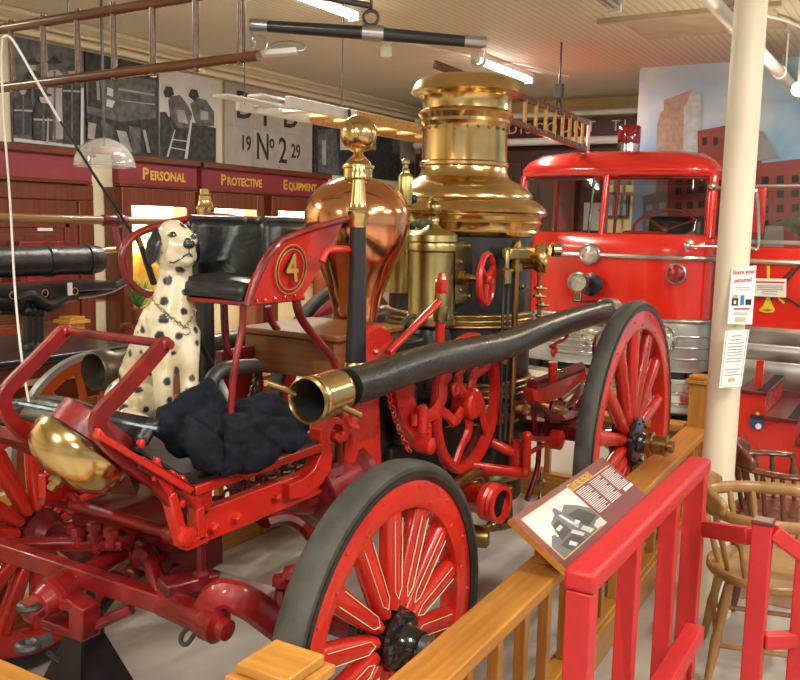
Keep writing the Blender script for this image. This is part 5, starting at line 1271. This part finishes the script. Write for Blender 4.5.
# pump body behind
mb = MB()
mb.box2((3.02, 1.82, .62), (3.7, 2.4, .84)).cyl((3.35, YC, .6), (3.35, YC, 1.25), .19, n=24).cyl((3.05, 1.92, .8), (3.05, 1.92, 1.3), .07, n=18)
mb.box2((2.98, 1.9, 1.10), (3.7, 2.3, 1.18))
mb.build('pump_body', M('dark green black iron', (.018, .021, .019), .4, var=.3, bump=.1), E_, bevel=.01)
mb = MB().lathe([(.09, 0), (.105, .01), (.105, .04), (.075, .06), (.075, .2), (.105, .22), (.105, .25)], ay(312, 494, 1.80), (.92, -.1, .12), 24)
mb.build('pump_flange', RED_OLD, E_)
MB().tube(smooth_path([ay(295, 497, 1.85), ay(310, 497, 1.82), ay(330, 492, 1.80), ay(350, 490, 1.8)], 4), .06, 14).build('suction_pipe', RED_OLD, E_)
# red inlet elbow with brass thread, brass pipes below the flywheel
iq = ay(492, 502, 1.47)
MB().tube(smooth_path([ay(455, 492, 1.70), ay(470, 497, 1.62), ay(484, 500, 1.53), iq], 5), .062, 18).lathe([(.062, -.03), (.080, -.025), (.080, .0), (.070, .01), (.078, .02), (.070, .03), (.078, .04), (.078, .05), (.060, .05), (.055, .0)], iq, (-.15, -1, .0), 28).build('water_inlet', RED, E_)
MB().lathe([(.057, .03), (0, .03)], iq, (-.15, -1, .0), 24).build('inlet_shade_disc', DARK, E_)  # black disc stands in for the shade inside the open inlet
pipe_y(1.62, [(452, 489), (460, 483), (470, 476), (478, 474), (483, 480), (484, 490)], .030, 'copper_elbow', M('brown brass elbow', (.55, .30, .12), .25, 1, var=.2), E_)
pipe_y(1.60, [(486, 490), (500, 486), (507, 490), (509, 505), (509, 522), (503, 527), (488, 528), (480, 533)], .017, 'drain_pipe', BRASS_D, E_)
mb = MB()
for x, y in ((508, 523), (508, 490), (492, 526), (480, 533)): mb.ball(ay(x, y, 1.60), .028, n=10)
mb.lathe([(.045, -.05), (.05, -.04), (.05, .04), (.03, .05)], ay(478, 536, 1.58), (.5, -1, 0), 18)
mb.build_each('pipe_fitting', BRASS_D, E_)
pipe_y(1.64, [(522, 516), (530, 512), (538, 504), (541, 492), (541, 482)], .012, 'drip_cock', BRASS_G, E_)
MB().lathe([(.012, 0), (.024, .02), (.024, .05), (.012, .06), (.008, .12), (0, .13)], ay(541, 490, 1.64), n=12).build('drip_cock_head', BRASS_G, E_)
MB().cyl((BXc, YC, .36), (BXc, YC, zb(450)), 69*sb, n=48).build('ash_pan', BLACK_IRON, E_)
MB().torus((BXc, YC, zb(462)), (0, 0, 1), 72*sb, .03, 60, 8).build('base_ring', BRASS_G, bo)
pipe_y(2.0, [(256, 366), (238, 367), (222, 370), (213, 378), (210, 390), (209, 402)], .026, 'bent_pipe', IRON_GREY, E_)
pipe_y(2.05, [(198, 335), (207, 356), (215, 370)], .010, 'stay_rod', BLACK_IRON, E_)
pipe_y(2.05, [(215, 370), (222, 386), (230, 402)], .014, 'stay_sleeve', WHITE, E_)
MB().prism([ay(x, y, 2.15) for x, y in ((222, 352), (254, 346), (254, 402), (234, 410), (222, 400))], (0, .03, 0)).build('side_plate', RED_DARK, E_)
mb = MB()
for x, y, r_ in ((333, 470, .05), (345, 452, .045), (338, 438, .03), (350, 470, .04)): mb.lathe([(r_*.6, -.03), (r_, -.02), (r_, .03), (r_*.5, .04)], ay(x, y, 1.86), (.2, -1, 0), 16)
mb.build_each('pump_valve', BLACK_IRON, E_)
chain([ay(246, 408, 2.0), ay(252, 395, 2.0), ay(256, 380, 2.0), ay(258, 368, 2.0)], 'hang_chain', BLACK_IRON, E_, r=.014, th=.004)
pipe_y(2.0, [(400, 330), (408, 318), (420, 316), (428, 326), (432, 345)], .010, 'feed_pipe', IRON_GREY, E_)
MB().lathe([(.05, -.2), (.05, .03), (.035, .05)], ay(405, 395, 1.82), n=18).lathe([(.03, 0), (.035, .02), (.03, .05)], ay(405, 372, 1.82), n=14).build('valve_chest', IRON_GREY, E_)
# ---- rear frame: beam, struts, brake levers
YQ = 1.60
prism_y([(532, 390), (558, 382), (585, 366), (587, 378), (560, 398), (536, 406)], YQ, .05, 'rear_beam', RED, lift=0)
prism_y([(533, 402), (553, 404), (568, 409), (579, 420), (590, 402), (588, 385), (580, 398), (570, 410), (560, 400)], YQ+.04, .05, 'rear_bracket', RED_OLD)
pipe_y(YQ+.01, [(533, 400), (534, 420), (536, 438)], .014, 'strut', RED_OLD, E_)
pipe_y(YQ+.01, [(553, 402), (546, 425), (540, 440), (537, 470), (527, 500)], .014, 'strut', RED_OLD, E_)
pipe_y(YQ+.1, [(560, 400), (578, 385), (588, 370)], .016, 'strut', RED_OLD, E_)
pipe_y(YQ-.02, [(526, 437), (540, 439), (556, 437), (573, 428)], .014, 'lever_rod', RED, E_)
pipe_y(YQ-.02, [(526, 455), (540, 447), (556, 440)], .012, 'lever_rod', RED, E_)
MB().tube([ay(527, 436, YQ-.04), ay(526, 474, YQ-.04)], .022, 10).ball(ay(527, 436, YQ-.04), .026, n=10).ball(ay(525, 473, YQ-.04), .028, n=10).build('brake_lever', RED, E_)
MB().lathe([(.036, -.07), (.04, -.06), (.04, .05), (.028, .06), (.028, .09)], ay(517, 459, YQ+.02), n=16).tube([ay(470, 466, 1.72), ay(495, 470, 1.66), ay(522, 473, YQ-.02)], .028, 10).tube([ay(492, 442, 1.72), ay(505, 449, 1.66), ay(517, 455, YQ+.02)], .024, 10).build('brake_arm', RED, E_)
MB().lathe([(.05, 0), (.05, .05), (.03, .06)], ay(552, 439, YQ-.03), (0, -1, 0), 16).build('lever_boss', RED, E_)
MB().tube([(4.0, 1.62, .98), (4.7, 1.62, .98)], .03, 8).tube([(4.0, 2.54, .98), (4.7, 2.54, .98)], .03, 8).build_each('rear_rail', RED_DARK, E_)
scroll(554, 352, 6.5, 1.52, ph=-.3, turns=1.5, r=.007, flip=1)
pipe_y(1.50, [(567, 335), (563, 340), (556, 343), (551, 347)], .010, 'hose_bracket', RED, E_)
MB().tube([ay(553, 362, 1.57), ay(553, 382, 1.57)], .024, 10).build('bracket_post', RED, E_)
pipe_y(1.50, [(598, 370), (594, 355), (595, 340), (600, 333), (606, 331)], .010, 'hose_bracket', RED_OLD, E_)
pipe_y(1.52, [(352, 407), (346, 413), (349, 425), (357, 428)], .010, 'hose_bracket', RED, E_)
pipe_y(1.50, [(357, 395), (360, 400), (352, 408)], .011, 'hose_bracket', RED, E_)

# ================================================================ things carried on the engine
YH = 1.43
hp = [(347, 387.5), (370, 381), (392, 373), (430, 361), (470, 352.5), (505, 345), (540, 331), (575, 319.5), (606, 311)]
H_ = [ay(x, y, YH) for x, y in hp]
t = thing('suction_hose', H_[3], 'black suction hose with brass mouth lying along the near side of the engine', 'hose')
MB().tube(smooth_path(H_, 6), .0565, 20).build('hose_body', RUBBER_B, t)
mb = MB(); sp_ = smooth_path(H_, 40)
acc = 0
for a_, b_ in zip(sp_, sp_[1:]):
    acc += (b_-a_).length
    if acc > .035: acc = 0; mb.torus(a_, b_-a_, .0556, .0012, 22, 5)
mb.build('hose_ribs', RUBBER_B, t)
hd = (ay(321, 396, YH)-H_[0]).normalized(); m0 = ay(322, 396, YH)
cp = MB().lathe([(.057, .0), (.0625, .006), (.064, .02), (.064, .10), (.066, .115), (.066, .14), (.062, .145), (.058, .14), (.054, .08)], m0-hd*.085, hd, 36, cap=False).build('brass_coupling', BRASS, t, ang=40)
MB().lathe([(.055, .14), (.050, .10), (.050, .02), (0, .02)], m0-hd*.085, hd, 32, cap=False).build('bore', DARK, cp)
MB().lathe([(.062, .135), (.067, .14), (.068, .152), (.062, .158), (.057, .15), (.054, .12)], m0-hd*.085, hd, 36, cap=False).build('mouth_ring', BRASS_D, cp)
for x0, y0, x1, y1, Yo in ((295, 393, 266, 383, .05), (336, 404, 360, 415, -.05)):
    MB().cyl(ay(x0, y0, YH+Yo*.8), ay(x1, y1, YH+Yo*1.4), .0095, n=12).build('pin_handle', BRASS_D, cp)
e_ = H_[-1]; ed = (H_[-1]-H_[-2]).normalized()
MB().lathe([(.058, -.02), (.066, -.01), (.066, .03), (.062, .035), (.062, .10), (.05, .10)], e_, ed, 30).build('end_coupling', M('brown rusty steel', (.30, .22, .13), .45, .6, var=.3), t)
# the other hose
YH2 = 2*YC-YH
m1 = ay(97, 371, YH2); R2 = .074
t = thing('suction_hose', m1, 'black suction hose with dull grey mouth on the engine\'s far side, behind the dog', 'hose')
P2 = [m1+V((.06, 0, 0)), m1+V((.6, 0, .02)), m1+V((1.3, .0, .03)), m1+V((2.1, 0, .06))]
MB().tube(smooth_path(P2, 6), .060, 18).build('hose_body', RUBBER_B, t)
cp = MB().lathe([(.060, .20), (.07, .19), (.074, .15), (.070, .14), (.070, .06), (.080, .05), (.082, .02), (.078, -.01), (.070, -.02), (.064, .0), (.056, .05), (.056, .12), (0, .12)], m1, (1, 0, 0), 36, cap=False).build('mouth_coupling', M('dull grey bronze', (.20, .17, .12), .35, .8, var=.2), t, ang=40)
# the two play pipes standing upright
def play_pipe(c, zs, xs, label, shade=RUBBER_B):
    """zs: bottom, cone start, flange, tip"""
    t = thing('play_pipe', (c.x, c.y, zs[0]), label, 'nozzle')
    MB().lathe([(xs[0], zs[0]), (xs[1], zs[1])], (c.x, c.y, 0), n=24).build('tapered_pipe', BLACK_IRON, t)
    h = zs[3]-zs[1]
    MB().lathe([(xs[1]*1.02, zs[1]-.02), (xs[1]*1.15, zs[1]-.01), (xs[1]*1.15, zs[1]+.012), (xs[1]*1.34, zs[1]+.02), (xs[1]*1.34, zs[1]+.034), (xs[1]*1.1, zs[1]+.042), (xs[1]*.98, zs[1]+.06), (xs[1]*.74, zs[3]-.05), (xs[1]*.90, zs[3]-.045), (xs[1]*.90, zs[3]-.028), (xs[1]*.74, zs[3]-.022), (xs[1]*.74, zs[3]), (xs[1]*.5, zs[3]), (xs[1]*.5, zs[3]-.05)], (c.x, c.y, 0), n=30, cap=False).build('brass_nozzle', BRASS, t, ang=35)
    MB().lathe([(xs[0]*1.1, zs[0]-.005), (xs[0]*1.2, zs[0]), (xs[0]*1.2, zs[0]+.05), (xs[0]*1.05, zs[0]+.06)], (c.x, c.y, 0), n=24).build('base_collar', BRASS_D, t)
    return t
YN1 = 1.60
c = ay(357, 280, YN1); sN = dep(c)/FPX
play_pipe(c, (ay(354, 362, YN1).z-.06, ay(357, 221, YN1).z, 0, ay(358.5, 164, YN1).z), (11*sN, 8*sN), 'black play pipe with brass nozzle standing upright before the copper dome')
YN2 = 2.50
c = ay(205.5, 260, YN2); sN = dep(c)/FPX
play_pipe(c, (ay(204, 384, YN2).z-.05, ay(206, 216, YN2).z, 0, ay(206, 189, YN2).z), (9.5*sN, 7.0*sN), 'black play pipe with brass nozzle standing upright behind the driver seat')
# jack stand under the front
q = ax(84, 606, 1.98); t = thing('jack_stand', (q.x, q.y, 0), 'black steel jack stand supporting the front of the steam engine', 'jack stand')
hz = .40
for sx in (-1, 1):
    for sy in (-1, 1):
        MB().beam((q.x+.03*sx, q.y+.03*sy, hz-.12), (q.x+.13*sx, q.y+.13*sy, 0.0), .05, .012, up=(sx, sy, .3)).build('leg', BLACK_IRON, t)
mb = MB(); mb.prism([(q.x-.16, q.y-.15, 0), (q.x-.16, q.y+.15, 0), (q.x-.05, q.y+.045, hz-.1), (q.x-.05, q.y-.045, hz-.1)], (.012, 0, 0)).prism([(q.x-.15, q.y-.16, 0), (q.x+.15, q.y-.16, 0), (q.x+.045, q.y-.05, hz-.1), (q.x-.045, q.y-.05, hz-.1)], (0, .012, 0)).build('side_plate', BLACK_IRON, t)
MB().box((q.x, q.y, hz-.07), (.10, .10, .14)).build('collar', BLACK_IRON, t, bevel=.01)
MB().box((q.x, q.y, hz+.06), (.06, .06, .18)).box((q.x, q.y, hz+.155), (.12, .08, .02)).build('ratchet_post', BLACK_IRON, t, bevel=.006)
# ================================================================ the dalmatian statue
DD = 2.78; K = DD/FPX
def d_(x, y, o=0): return ad(x, y, DD+o)
def b(x, y, o, r, *rr): return ('b', d_(x, y, o), r*K if not rr else (r*K, rr[0]*K, rr[1]*K))
def l(x0, y0, o0, r0, x1, y1, o1, r1): return ('l', d_(x0, y0, o0), d_(x1, y1, o1), r0*K, r1*K)
S = [
    # torso: chest, shoulders, sloping back, haunches
    l(176, 262, .02, 16.5, 175, 300, .02, 19.5), l(175, 292, .02, 20, 171, 322, .01, 26), b(174, 334, .0, 24.5), b(170, 350, .03, 25),
    l(164, 325, .04, 26, 146, 375, .12, 28), l(158, 350, .08, 27, 138, 398, .16, 27), b(128, 400, .14, 25), b(143, 402, .06, 18), b(122, 408, .06, 18),
    # front legs with paws
    l(163, 345, -.02, 15, 163, 378, -.05, 10.5), l(163, 378, -.05, 10.5, 165, 415, -.06, 8.5), l(165, 417, -.06, 8.5, 170, 421, -.09, 8),
    l(186, 335, -.01, 15, 189, 370, -.03, 10), l(189, 370, -.03, 10, 190, 408, -.05, 8.5), l(190, 410, -.05, 8.5, 195, 413, -.08, 8),
    # hind paw
    l(128, 418, -.02, 11, 146, 424, -.06, 8.5),
    # head: skull, brow, cheeks, muzzle, jaw
    b(170, 242, .02, 18.5), b(173, 235, .0, 15.5), b(182, 238, -.0, 12), b(163, 250, .02, 15), b(185, 256, -.0, 12), b(174, 260, .0, 14.5),
    l(178, 248, -.03, 11.5, 187.5, 249, -.085, 8.2), l(176, 257, -.03, 12, 186, 258, -.07, 8.5), b(187.5, 244.5, -.095, 5.2), b(181, 265, -.04, 8.5),
    b(173, 238.5, -.035, 5.5), b(193, 240.5, -.03, 4.8),
    # tail
    l(112, 408, .2, 7, 96, 419, .12, 5), l(96, 419, .12, 5, 104, 424, -.02, 3.5)]
vs, fs = organic(S, .0048, 9)
bvh = BVHTree.FromPolygons(vs, fs)
def hit(x, y):
    h = bvh.ray_cast(EYE, ray(x, y).normalized()); return h[0] if h[0] else d_(x, y, 0)
spots = [(168, 281, 4.6), (185.5, 292, 3.6), (164, 301, 4.2), (184, 311.5, 3.6), (164, 318.5, 5.0), (142.5, 330, 3.2), (180, 322, 1.0), (178.5, 336, 3.4), (159.5, 336.5, 5.2), (197, 343, 2.6), (173.5, 353, 2.3), (129.5, 353, 3.4), (119.5, 378, 3.4), (137.5, 332, 1.2), (167.5, 382, 4.0),
    (110, 386, 3), (138, 390, 4), (124, 408, 4.2), (179.5, 271, 4.6), (160, 243, 2.2), (162, 253, 1.2), (183.5, 225.5, 3.8), (141, 352, 2), (150, 372, 3.6), (170, 400, 3.2), (146, 410, 3), (192, 378, 3), (196, 330, 3.2), (158, 412, 2.6), (132, 372, 2.6), (152, 340, 1.6), (187, 390, 2)]
sp3 = [(hit(x, y), r*K*1.12) for x, y, r in spots]
ctr = d_(150, 350, .08)
rnd = random.Random(3)
for k in range(60):          # the same spotting carried round to the far side of the statue
    dv = V((rnd.uniform(-1, 1), rnd.uniform(-1, 1), rnd.uniform(-.9, .9)))
    h = bvh.ray_cast(ctr+dv.normalized()*1.2, -dv.normalized())
    if h[0] and (h[0]-ctr).dot(FW) > .04: sp3.append((h[0], rnd.uniform(.008, .017)))
base = V((d_(150, 420).x, d_(150, 420).y, zfb+.012))
DOG = thing('dalmatian_statue', base, 'white dalmatian dog statue with black spots sitting on the engine footboard', 'dog statue')
mdog, nt, bs = nt_new('glazed spotted plaster'); N, L = nt.nodes, nt.links
va = N.new('ShaderNodeVertexColor'); va.layer_name = 'coat'
nz = N.new('ShaderNodeTexNoise'); nz.inputs['Scale'].default_value = 9
tcd = N.new('ShaderNodeTexCoord'); L.new(tcd.outputs['Object'], nz.inputs['Vector'])
cr = N.new('ShaderNodeValToRGB'); cr.color_ramp.elements[0].position = .35; cr.color_ramp.elements[0].color = (.60, .50, .30, 1); cr.color_ramp.elements[1].position = .65; cr.color_ramp.elements[1].color = (.80, .74, .58, 1)
L.new(nz.outputs['Fac'], cr.inputs['Fac'])
mx = N.new('ShaderNodeMix'); mx.data_type = 'RGBA'; L.new(va.outputs['Color'], mx.inputs['Factor']); L.new(cr.outputs['Color'], mx.inputs['A']); mx.inputs['B'].default_value = (.022, .024, .034, 1)
L.new(mx.outputs['Result'], bs.inputs['Base Color']); bs.inputs['Roughness'].default_value = .28; bs.inputs['Coat Weight'].default_value = .4
body = finish('body', vs, fs, None, mdog, DOG, 180)
ca = body.data.color_attributes.new('coat', 'FLOAT_COLOR', 'POINT')
for i, v in enumerate(vs):
    f = 0
    for c, r in sp3:
        dd = (v-c).length
        if dd < r*1.6:
            dd += noise.noise(v*70)*r*.28
            f = max(f, min(1, max(0, (r-dd)/.003+.5)))
    ca.data[i].color = (f, f, f, 1)
def ear(pts, th):
    mb = MB(); P = [d_(x, y, o) for x, y, o in pts]; c = sum(P, V())/len(P)
    n = (P[1]-P[0]).cross(P[-1]-P[0]).normalized(); k = len(P)
    ring1 = [p+n*.0 for p in P]; mid1 = [c.lerp(p, .6)-FW*th for p in P]; mid2 = [c.lerp(p, .6)+FW*th for p in P]
    v_ = ring1+mid1+mid2+[c-FW*th*1.3, c+FW*th*1.3]; f_ = []
    for i in range(k):
        j = (i+1) % k
        f_ += [(i, j, k+j, k+i), (k+i, k+j, 3*k), (j, i, 2*k+i, 2*k+j), (2*k+j, 2*k+i, 3*k+1)]
    o = mb.add(v_, f_).build('ear', EARM, DOG, 180); m_ = o.modifiers.new('s', 'SUBSURF'); m_.levels = m_.render_levels = 2
EARM = M('black ear glaze', (.020, .023, .034), .28, var=.3, coat=.5)
ear([(160, 223, -.01), (151, 229, -.02), (144.5, 243, -.02), (144, 258, -.02), (148.5, 269, -.02), (156, 266, -.035), (161, 250, -.045), (163.5, 234, -.04)], .012)
ear([(193, 228, .03), (198, 236, .03), (201.5, 250, .04), (200, 264, .04), (196.5, 269, .04), (195.5, 256, .03), (195, 242, .02)], .010)
NOSE = M('black nose glaze', (.02, .02, .024), .25, coat=.6)
q = hit(188.5, 244); MB().ball(q+RT*.001, (.0185, .0185, .0155), n=18).ball(q-FW*.006+UP*.006, .013, n=12).build('nose', NOSE, DOG)
for x, y, s in ((172.5, 235.2, 1), (193.5, 237.2, .8)):
    p = hit(x, y)
    e_ = MB().ball(p, (.0125*s, .0125*s, .0085), n=14).build('eye', M('amber eye', (.16, .09, .03), .15, coat=.8), DOG)
    MB().ball(p-FW*.009, .0055*s, n=10).build('pupil', NOSE, e_)
    MB().tube(smooth_path([hit(x-4.5*s, y+.8)-FW*.002, hit(x-1, y-2.6*s)-FW*.004, hit(x+2.5*s, y-2.2)-FW*.004, hit(x+4.2*s, y+1)-FW*.002], 4), .0022, 6).build('eyelid', NOSE, DOG)
mth = [(169.5, 262), (174, 262.5), (180, 259), (185, 255.5), (189, 253.8), (192, 256.5), (194.5, 262)]
MB().tube(smooth_path([hit(x, y)-FW*.0005 for x, y in mth], 4), .0024, 6).tube([hit(189, 248), hit(189, 253)], .002, 6).build('mouth_line', NOSE, DOG)
# chain collar with ring
cl = [hit(x, y)-FW*.004 for x, y in ((152, 297), (156, 303), (164, 311), (172, 318), (180, 324), (185, 327))]+[hit(x, y)-FW*.004 for x, y in ((188, 323), (192, 317), (196, 309))]
MC = M('dull collar chain', (.45, .40, .30), .35, .9)
chain(cl, 'collar_chain', MC, DOG, r=.0052, th=.0016)
MB().torus(hit(187, 327)-FW*.01-UP*.012, FW, .012, .002, 18, 6).build('collar_ring', MC, DOG)

# ================================================================ navy coat thrown on the footboard
def heap(name, label, shapes, seed, par=None, amp=.016):
    vs, fs = organic(shapes, .0062, 5)
    out = []
    c = sum(vs, V())/len(vs)
    for v in vs:
        n = (v-c).normalized()
        f = noise.noise(v*9+V((seed, 0, 0)))
        r_ = 1-abs(noise.noise(V((v.x*13, v.y*13, v.z*4))+V((0, seed, 0))))*2
        r2 = 1-abs(noise.noise(V((v.x*24+v.z*9, v.y*22-v.x*8, v.z*11))+V((seed, 0, 3))))*2
        p = v+n*(r_*amp*1.2+f*amp*1.2+r2*amp*.45)
        p.z = max(p.z, zfb+.013)
        out.append(p)
    return out, fs
CD = 2.62; KC = CD/FPX
def cb(x, y, o, r): return ('b', ad(x, y, CD+o), r*KC)
def cl_(x0, y0, o0, r0, x1, y1, o1, r1): return ('l', ad(x0, y0, CD+o0), ad(x1, y1, CD+o1), r0*KC, r1*KC)
COAT = thing('navy_coat', V((ad(220, 440, CD).x, ad(220, 440, CD).y, zfb+.012)), 'crumpled dark navy cloth coat lying on the footboard beside the dog', 'coat')
sh = [cl_(204, 388, .05, 6, 172, 420, .0, 14), cl_(206, 390, .05, 7, 214, 430, .02, 15), cl_(172, 424, -.02, 13, 205, 450, -.06, 17), cb(195, 420, .05, 20), cb(205, 448, -.02, 18), cb(163, 428, .02, 9), cb(185, 440, -.02, 15), cl_(200, 460, -.08, 8, 222, 462, -.06, 8)]
vs, fs = heap('', '', sh, 1.3); finish('sleeve_heap', vs, fs, None, CLOTH_NAVY, COAT, 180)
sh = [cl_(238, 412, .1, 11, 270, 406, .1, 10), cl_(270, 408, .1, 10, 296, 425, .06, 12), cl_(240, 430, .02, 16, 285, 435, .02, 15), cl_(232, 452, -.03, 13, 268, 450, -.03, 12), cl_(285, 440, 0, 10, 298, 436, .02, 8), cb(255, 425, .06, 18), cl_(222, 466, -.06, 6, 250, 462, -.05, 6)]
vs, fs = heap('', '', sh, 5.1); finish('body_heap', vs, fs, None, CLOTH_NAVY, COAT, 180)
# a fold lying over the edge, drawn as sheet
def fold(u, v):
    p = ad(210+62*u, 398+20*sin(u*2.2)+v*46-6*u, CD-.10+.12*(1-v)); p += FW*(-.02*sin(u*9+v*3)); p.z = max(p.z, zfb+.016); return p
# ================================================================ hose wagon in the left background
YW = 4.35
t = thing('hose_wagon', (3.2, YW, 0), 'old brown hand-drawn wagon with black equipment at the left edge behind the engine', 'wagon')
zb0, zb1 = ay(40, 405, YW-.3).z, ay(40, 358, YW-.3).z
xr = ay(128, 352, YW-.3).x
MB().box2((1.4, YW-.35, zb0), (xr, YW+.5, zb1-.02)).build('bed', BROWN_X, t, bevel=.01)
MB().box2((1.4, YW-.38, zb1-.02), (xr+.05, YW+.52, zb1+.02)).build('bed_top', BLACK_IRON, t, bevel=.01)
MB().box2((1.4, YW-.362, (zb0+zb1)/2-.0), (xr, YW-.35, (zb0+zb1)/2+.03)).build('gold_line', M('cream gold line', (.62, .50, .25), .4), t)
# black leather roll
z = ay(40, 261, YW).z; xe = ay(98, 261, YW).x; R_ = 14/FPX*dep((xe, YW, z))
MB().lathe([(R_*.6, -.02), (R_*.95, 0), (R_, .03), (R_, 2.0)], (xe, YW, z), (-1, 0, 0), 28).build('leather_roll', LEATHER_WORN, t)
mb = MB()
for dx in (.06, .34): mb.lathe([(R_+.004, dx), (R_+.008, dx+.005), (R_+.008, dx+.04), (R_+.004, dx+.045)], (xe, YW, z), (-1, 0, 0), 28)
mb.build_each('roll_strap', BLACK_IRON, t)
MB().cyl((xe-.02, YW, z+.05), (xe+.18, YW, z+.06), .02, n=12).build('brass_spout', BRASS_D, t)
# black tray under it with gold scrolls
MB().tube(smooth_path([ay(-60, 292, YW-.05), ay(20, 294, YW-.05), ay(75, 294, YW-.05), ay(105, 290, YW-.05), ay(124, 281, YW-.05)], 5), .03, 10).build('shaft_bar', BLACK_GLOSS, t)
MB().box2((1.6, YW-.16, ay(40, 286, YW).z-.03), (xe, YW+.16, ay(40, 283, YW).z)).build('tray', BLACK_IRON, t, bevel=.008)
mb = MB()
for k in range(7): mb.torus((2.2+k*.2, YW-.165, ay(40, 288, YW).z-.015), (0, 1, 0), .02, .003, 14, 6)
mb.build_each('gold_scroll', M('gold scroll paint', (.55, .33, .06), .4), t)
# upright black mechanism
mb = MB()
for x in (27, 39, 33): p0, p1 = ay(x, 350, YW-.1), ay(x, 290, YW-.1); mb.cyl(p0, p1, .026, n=12).lathe([(.045, 0), (.045, .03), (.03, .05)], p0, n=14).ball(p1.lerp(p0, .35), .04, n=10)
mb.tube(smooth_path([ay(15, 300, YW-.15), ay(30, 295, YW-.15), ay(48, 305, YW-.15), ay(66, 296, YW-.15)], 5), .035, 10).tube([ay(-10, 300, YW-.1), ay(20, 304, YW-.1)], .05, 12)
mb.box(ay(60, 292, YW-.12), (.2, .08, .1)).tube(smooth_path([ay(0, 312, YW-.1), ay(30, 312, YW-.1), ay(55, 308, YW-.1), ay(66, 298, YW-.1)], 5), .014, 8)
mb.build('pump_mechanism', BLACK_IRON, t, bevel=.004)
MB().box(ay(70, 289, YW-.2), (.03, .006, .07)).build('paper_tag', PAPER, t)
# brown pole with red fitting
z = ay(60, 219, YW-.2).z
MB().tube([ay(-60, 216, YW-.2), ay(50, 219, YW-.2), ay(112, 220.5, YW-.2), ay(240, 222, YW-.2)], .024, 12).build('brown_pole', wood('brown pole wood', (.36, .20, .07), (.22, .11, .035), 'X', .3), t)
p = ay(114, 220.5, YW-.2); MB().lathe([(.028, -.09), (.034, -.08), (.034, .0), (.042, .01), (.042, .05), (.034, .06), (.030, .09)], p, (1, 0, 0), 18).build('red_fitting', RED_DARK, t)
MB().tube(smooth_path([p, ay(116, 232, YW-.2), ay(119, 246, YW-.2), ay(124, 262, YW-.2), ay(126, 278, YW-.2)], 5), .02, 10).build('pink_bracket', M('pinkish red enamel', (.42, .09, .14), .25, coat=.5), t)
# wheels of the wagon
for (xw, yw) in ((ay(90, 420, YW-.55).x, YW-.58),):
    Rw = .52; c = V((xw, yw, Rw))
    w = MB().lathe([(Rw-.03, -.02), (Rw, -.02), (Rw, .02), (Rw-.03, .02), (Rw-.03, -.02)], c, (0, 1, 0), 56, cap=False).build('wheel', SILVER, t)
    MB().lathe([(Rw-.085, -.022), (Rw-.03, -.022), (Rw-.03, .022), (Rw-.085, .022), (Rw-.085, -.022)], c, (0, 1, 0), 56, cap=False).build('felloe', M('orange red enamel', (.42, .06, .012), .35, coat=.3), w)
    for k in range(14): a_ = 2*pi*k/14; MB().tube([c+V((cos(a_)*.06, 0, sin(a_)*.06)), c+V((cos(a_)*(Rw-.07), 0, sin(a_)*(Rw-.07)))], [.026, .018], 8).build('spoke', M('orange red enamel', (.42, .06, .012), .35, coat=.3) if k == 0 else bpy.data.materials['orange red enamel'], w)
    MB().lathe([(.05, -.08), (.08, -.05), (.08, .05), (.05, .08)], c, (0, 1, 0), 24).build('hub', BLACK_GLOSS, w)
for (xw, yw) in ((xr-.2, YW+.62), (1.7, YW+.62), (1.6, YW-.58)):
    Rw = .52; c = V((xw, yw, Rw))
    MB().lathe([(Rw-.085, -.022), (Rw, -.022), (Rw, .022), (Rw-.085, .022), (Rw-.085, -.022)], c, (0, 1, 0), 40, cap=False).build('wheel', bpy.data.materials['orange red enamel'], t)

# ---- carriage whip standing in a socket beside the dog
YV = 2.52
t = thing('carriage_whip', ay(127, 268, YV), 'thin black carriage whip with white tip and hanging white lash at the far left', 'whip')
top = ay(6, 35, YV+.1)
base_ = ay(154, 284, YV); grip = ay(141, 246, YV)
MB().tube([base_, grip], [.013, .011], 10).build('handle', BLACK_GLOSS, t)
MB().tube([ay(137, 235, YV), ay(151, 272, YV)], .0105, 12).ball(ay(137, 235, YV), .012, n=8).ball(ay(151, 272, YV), .012, n=8).build('brass_ferrule', BRASS_D, t)
MB().tube([grip, ay(100, 184, YV), ay(60, 121, YV)], [.006, .005, .004], 8).build('shaft', BLACK_IRON, t)
MB().tube(smooth_path([ay(60, 121, YV), ay(36, 80, YV), ay(16, 45, YV+.03), ay(8, 36, YV+.06), ay(3, 38, YV+.1)], 4), .0042, 8).build('white_tip', WHITE, t)
MB().tube(smooth_path([ay(3, 38, YV+.1), ay(1.5, 60, YV+.1), ay(4, 120, YV+.06), ay(10, 200, YV), ay(15, 290, YV-.1), ay(22, 360, YV-.2), ay(29, 403, YV-.3)], 5), .0036, 8).build('lash', M('white cord', (.72, .70, .62), .7), t)
# ================================================================ daylight and settings
w = bpy.data.worlds.new('hall'); SC.world = w; w.use_nodes = True
bg = w.node_tree.nodes['Background']; bg.inputs['Color'].default_value = (1.0, .96, .90, 1); bg.inputs['Strength'].default_value = .36
SC.view_settings.view_transform = 'Standard'; SC.view_settings.look = 'None'; SC.view_settings.gamma = 1; SC.view_settings.use_curve_mapping = False
SC.view_settings.exposure = 0.66
SC.cycles.max_bounces = 8; SC.cycles.transparent_max_bounces = 12
SC.cycles.sample_clamp_indirect = 6
